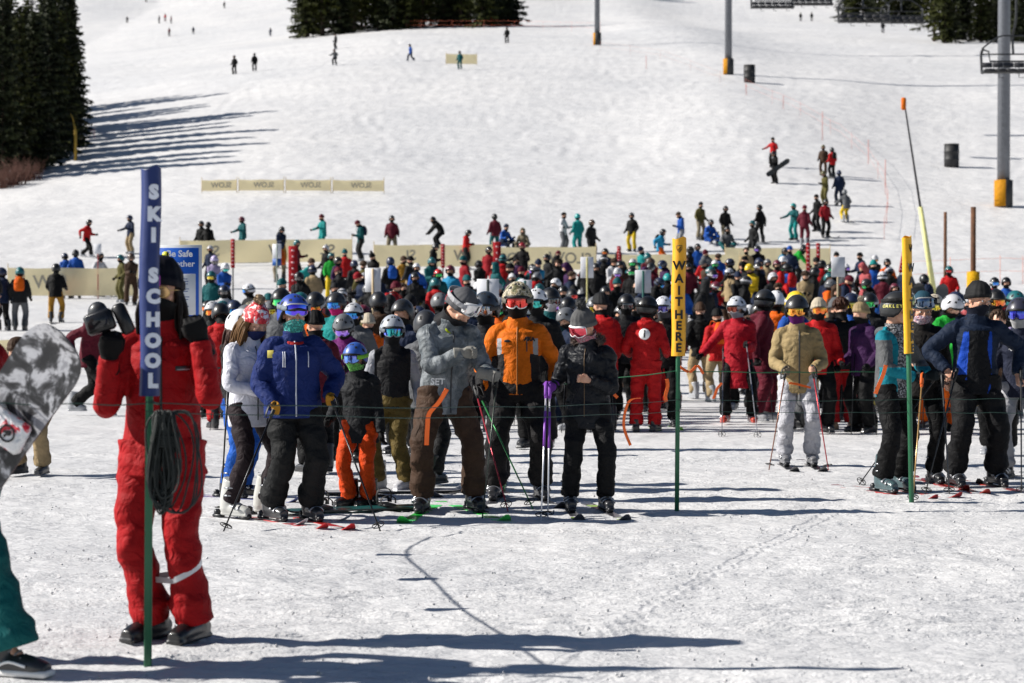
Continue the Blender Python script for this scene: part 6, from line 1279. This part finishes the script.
    for *qs, d, lb, w in RB:
        pts = [V((px2x(q[0], d), d + .02 * i, zat(q[1], d))) for i, q in enumerate(qs)]; o = pts[0]; g = G(); g.tube([q - o for q in pts], [(w, .0015)] * len(qs), 8, side=(1, .3, 0), res=6); tag(obj('ribbon', g.mesh('ribbon', [plain((.95, .14, .01), .6)]), loc=o), lb, 'ribbon', 'orange ribbons on the ropes')
    # coil of rope hung on the blue sign's post
    r = random.Random(8); o = V((px2x(160, 8.6), 8.56, zat(408, 8.6))); g = G()
    for k in range(40):
        cx, L, wd = r.uniform(.0, .05), r.uniform(.33, .45), r.uniform(.012, .06); ph = r.uniform(-.02, .02)
        if k > 35: cx += .05; wd = .09; L = .44
        pts = [V((cx + wd * math.sin(t) + .012 * math.sin(3 * t + k), ph + .02 * math.cos(t + k) - .01 * k / 40, -L / 2 + L / 2 * math.cos(t) - .01)) for t in np.linspace(0, 6.283, 26)]; g.tube(pts, [.0045] * 26, 5, cap=False)
    for k in range(5): g.tube([(.03 + .05 * math.cos(t), .035 * math.sin(t), -.12 - k * .01) for t in np.linspace(0, 6.283, 14)], [.005] * 14, 5, cap=False)
    tag(obj('rope_coil', g.mesh('rope_coil', [plain((.012, .016, .014), .7)]), loc=o), 'bundle of dark rope loops hanging from the blue sign post', 'rope coil')
def fences():
    # orange rope line and netting at the slope edges
    def netline(pts, label, n, h=.9, col=(.75, .16, .08)):
        g = G(); P = []
        for i in range(len(pts) - 1):
            for k in range(n): t = k / n; P.append((pts[i][0] * (1 - t) + pts[i + 1][0] * t, pts[i][1] * (1 - t) + pts[i + 1][1] * t))
        P.append(pts[-1]); W_ = []
        for px, fy in P: d = d_for(px, fy); W_.append(onground(px, d))
        o = W_[0]
        for q in W_[::3]: g.tube([q - o - V((0, 0, .1)), q - o + V((0, 0, h + .1))], [.011, .01], 5)
        for z in (h, h * .5): g.tube([q - o + V((0, 0, z)) for q in W_], [.006] * len(W_), 4)
        tag(obj('rope_fence', g.mesh('rope_fence', [plain(col, .6)]), loc=o), label, 'rope fence')
    netline([(0, 168), (30, 160), (60, 150), (95, 139)], 'orange netting line below the left conifers', 8, .6)
    netline([(300, 31), (400, 30), (505, 30), (600, 33)], 'orange rope fence in front of the middle trees', 10, 1.2)
    netline([(745, 92), (790, 112), (840, 140), (868, 165), (884, 190), (888, 215), (884, 240)], 'faint red rope fence on the bank right of the climbing file', 5, .9, (.55, .2, .16))
    netline([(600, 52), (660, 60), (720, 84)], 'faint rope fence from the far tower to the padded tower', 6, .9, (.4, .2, .16))
    netline([(905, 288), (950, 286), (1000, 284), (1045, 284)], 'orange netting line behind the crowd at the right', 6, 1.0, (.8, .25, .15))
    # heaps of ploughed snow behind the crowd on the right
    r = random.Random(6); g = G(); o = onground(975, 60)
    for k in range(60):
        px = r.uniform(895, 1060); d = r.uniform(56, 66); q = onground(px, d) - o; s = r.uniform(.2, .55); rot = Euler((r.random() * 3, r.random() * 3, r.random() * 3)).to_matrix(); g.ell(q + V((0, 0, s * .3)), (s, s * .8, s * .7), 9, 6, rot)
    me = remesh(g, .08, 'snow_heap', 1, 1); me.materials[0] = SNOW; tag(obj('snow_heap', me, loc=o), kind='structure')
    # crumbs of loose snow on the flat
    g = G(); o = onground(512, 10)
    for k in range(1500):
        d = 8 + 12 * r.random() ** 1.5; px = r.uniform(-40, 1064); q = onground(px, d) - o; s = r.choice((.003, .004, .006, .010)) * r.uniform(.6, 1.3); a = [V((r.gauss(0, 1), r.gauss(0, 1), r.gauss(0, 1))).normalized() * s for _ in range(5)]
        a = [q + V((s, 0, 0)), q + V((-s * .5, s * .8, 0)), q + V((-s * .5, -s * .8, 0)), q + V((s * r.uniform(-.5, .5), s * r.uniform(-.5, .5), s * .7)), q + V((0, 0, -s))]
        g.add(a, [(0, 1, 3), (1, 2, 3), (2, 0, 3), (1, 0, 4), (2, 1, 4), (0, 2, 4)])
    tag(obj('snow_crumbs', g.mesh('snow_crumbs', [SNOW]), loc=o), kind='stuff')
def loose_skis():
    # ski tips that show on the snow in front of the first row
    for px, fy, rz, col, c2, lb in ((441, 527, 62, (.03, .55, .06), (.1, .7, .2), 'bright green ski with its rounded tip towards the camera, under the grey jacket man'),
                                    (505, 524, -60, (.5, .5, .52), (.55, .02, .05), 'white ski with red tip lying before the orange jacket man')):
        pass
# ------------------------------------------------------------ build
import time as _t
_T = [_t.time()]
def step(n): print('STEP', n, round(_t.time() - _T[0], 1)); _T[0] = _t.time()
trees(); step('trees'); towers(); banners(); signs(); ropes(); fences(); step('structures')
heroes(); carried_board(); step('front row')
crowd(); step('crowd'); crowd_poles(); step('poles')
# the rider on the slope carries a board; a few far boards and skis
d = d_for(775, 184); q = onground(775, d); snowboard(q + V((.05, -.25, .95)), R(10), 1.5, 'black snowboard carried by the rider on the right slope', BLK, DK, matrix=M.Translation(q + V((.1, -.3, .85))) @ M.Rotation(R(-35), 4, 'Y') @ M.Rotation(R(90), 4, 'X'))
for c in list(COL.objects):
    if len(c.get('label', '').split()) > 16: print('LONG', c['label'])
    if c.type == 'MESH' and c.parent is None and 'label' not in c and 'kind' not in c: print('UNTAGGED', c.name)
for k, (px, dd, ang, c, lb) in enumerate(((926, 44, -8, (.02, .022, .025), 'dark snowboard held upright in the crowd left of the thin brown post'), (940, 43, 12, (.03, .032, .04), 'charcoal snowboard tilted upright beside the other dark one'), (318, 33, 6, (.35, .04, .05), 'red snowboard held upright behind the royal blue jacket'))):
    q = onground(px, dd); snowboard(q, 0, 1.5, lb, c, DK, matrix=M.Translation(q + V((0, 0, 1.15))) @ M.Rotation(R(ang + 82), 4, 'Y') @ M.Rotation(R(90), 4, 'X'))
print('OBJECTS', len(COL.objects))
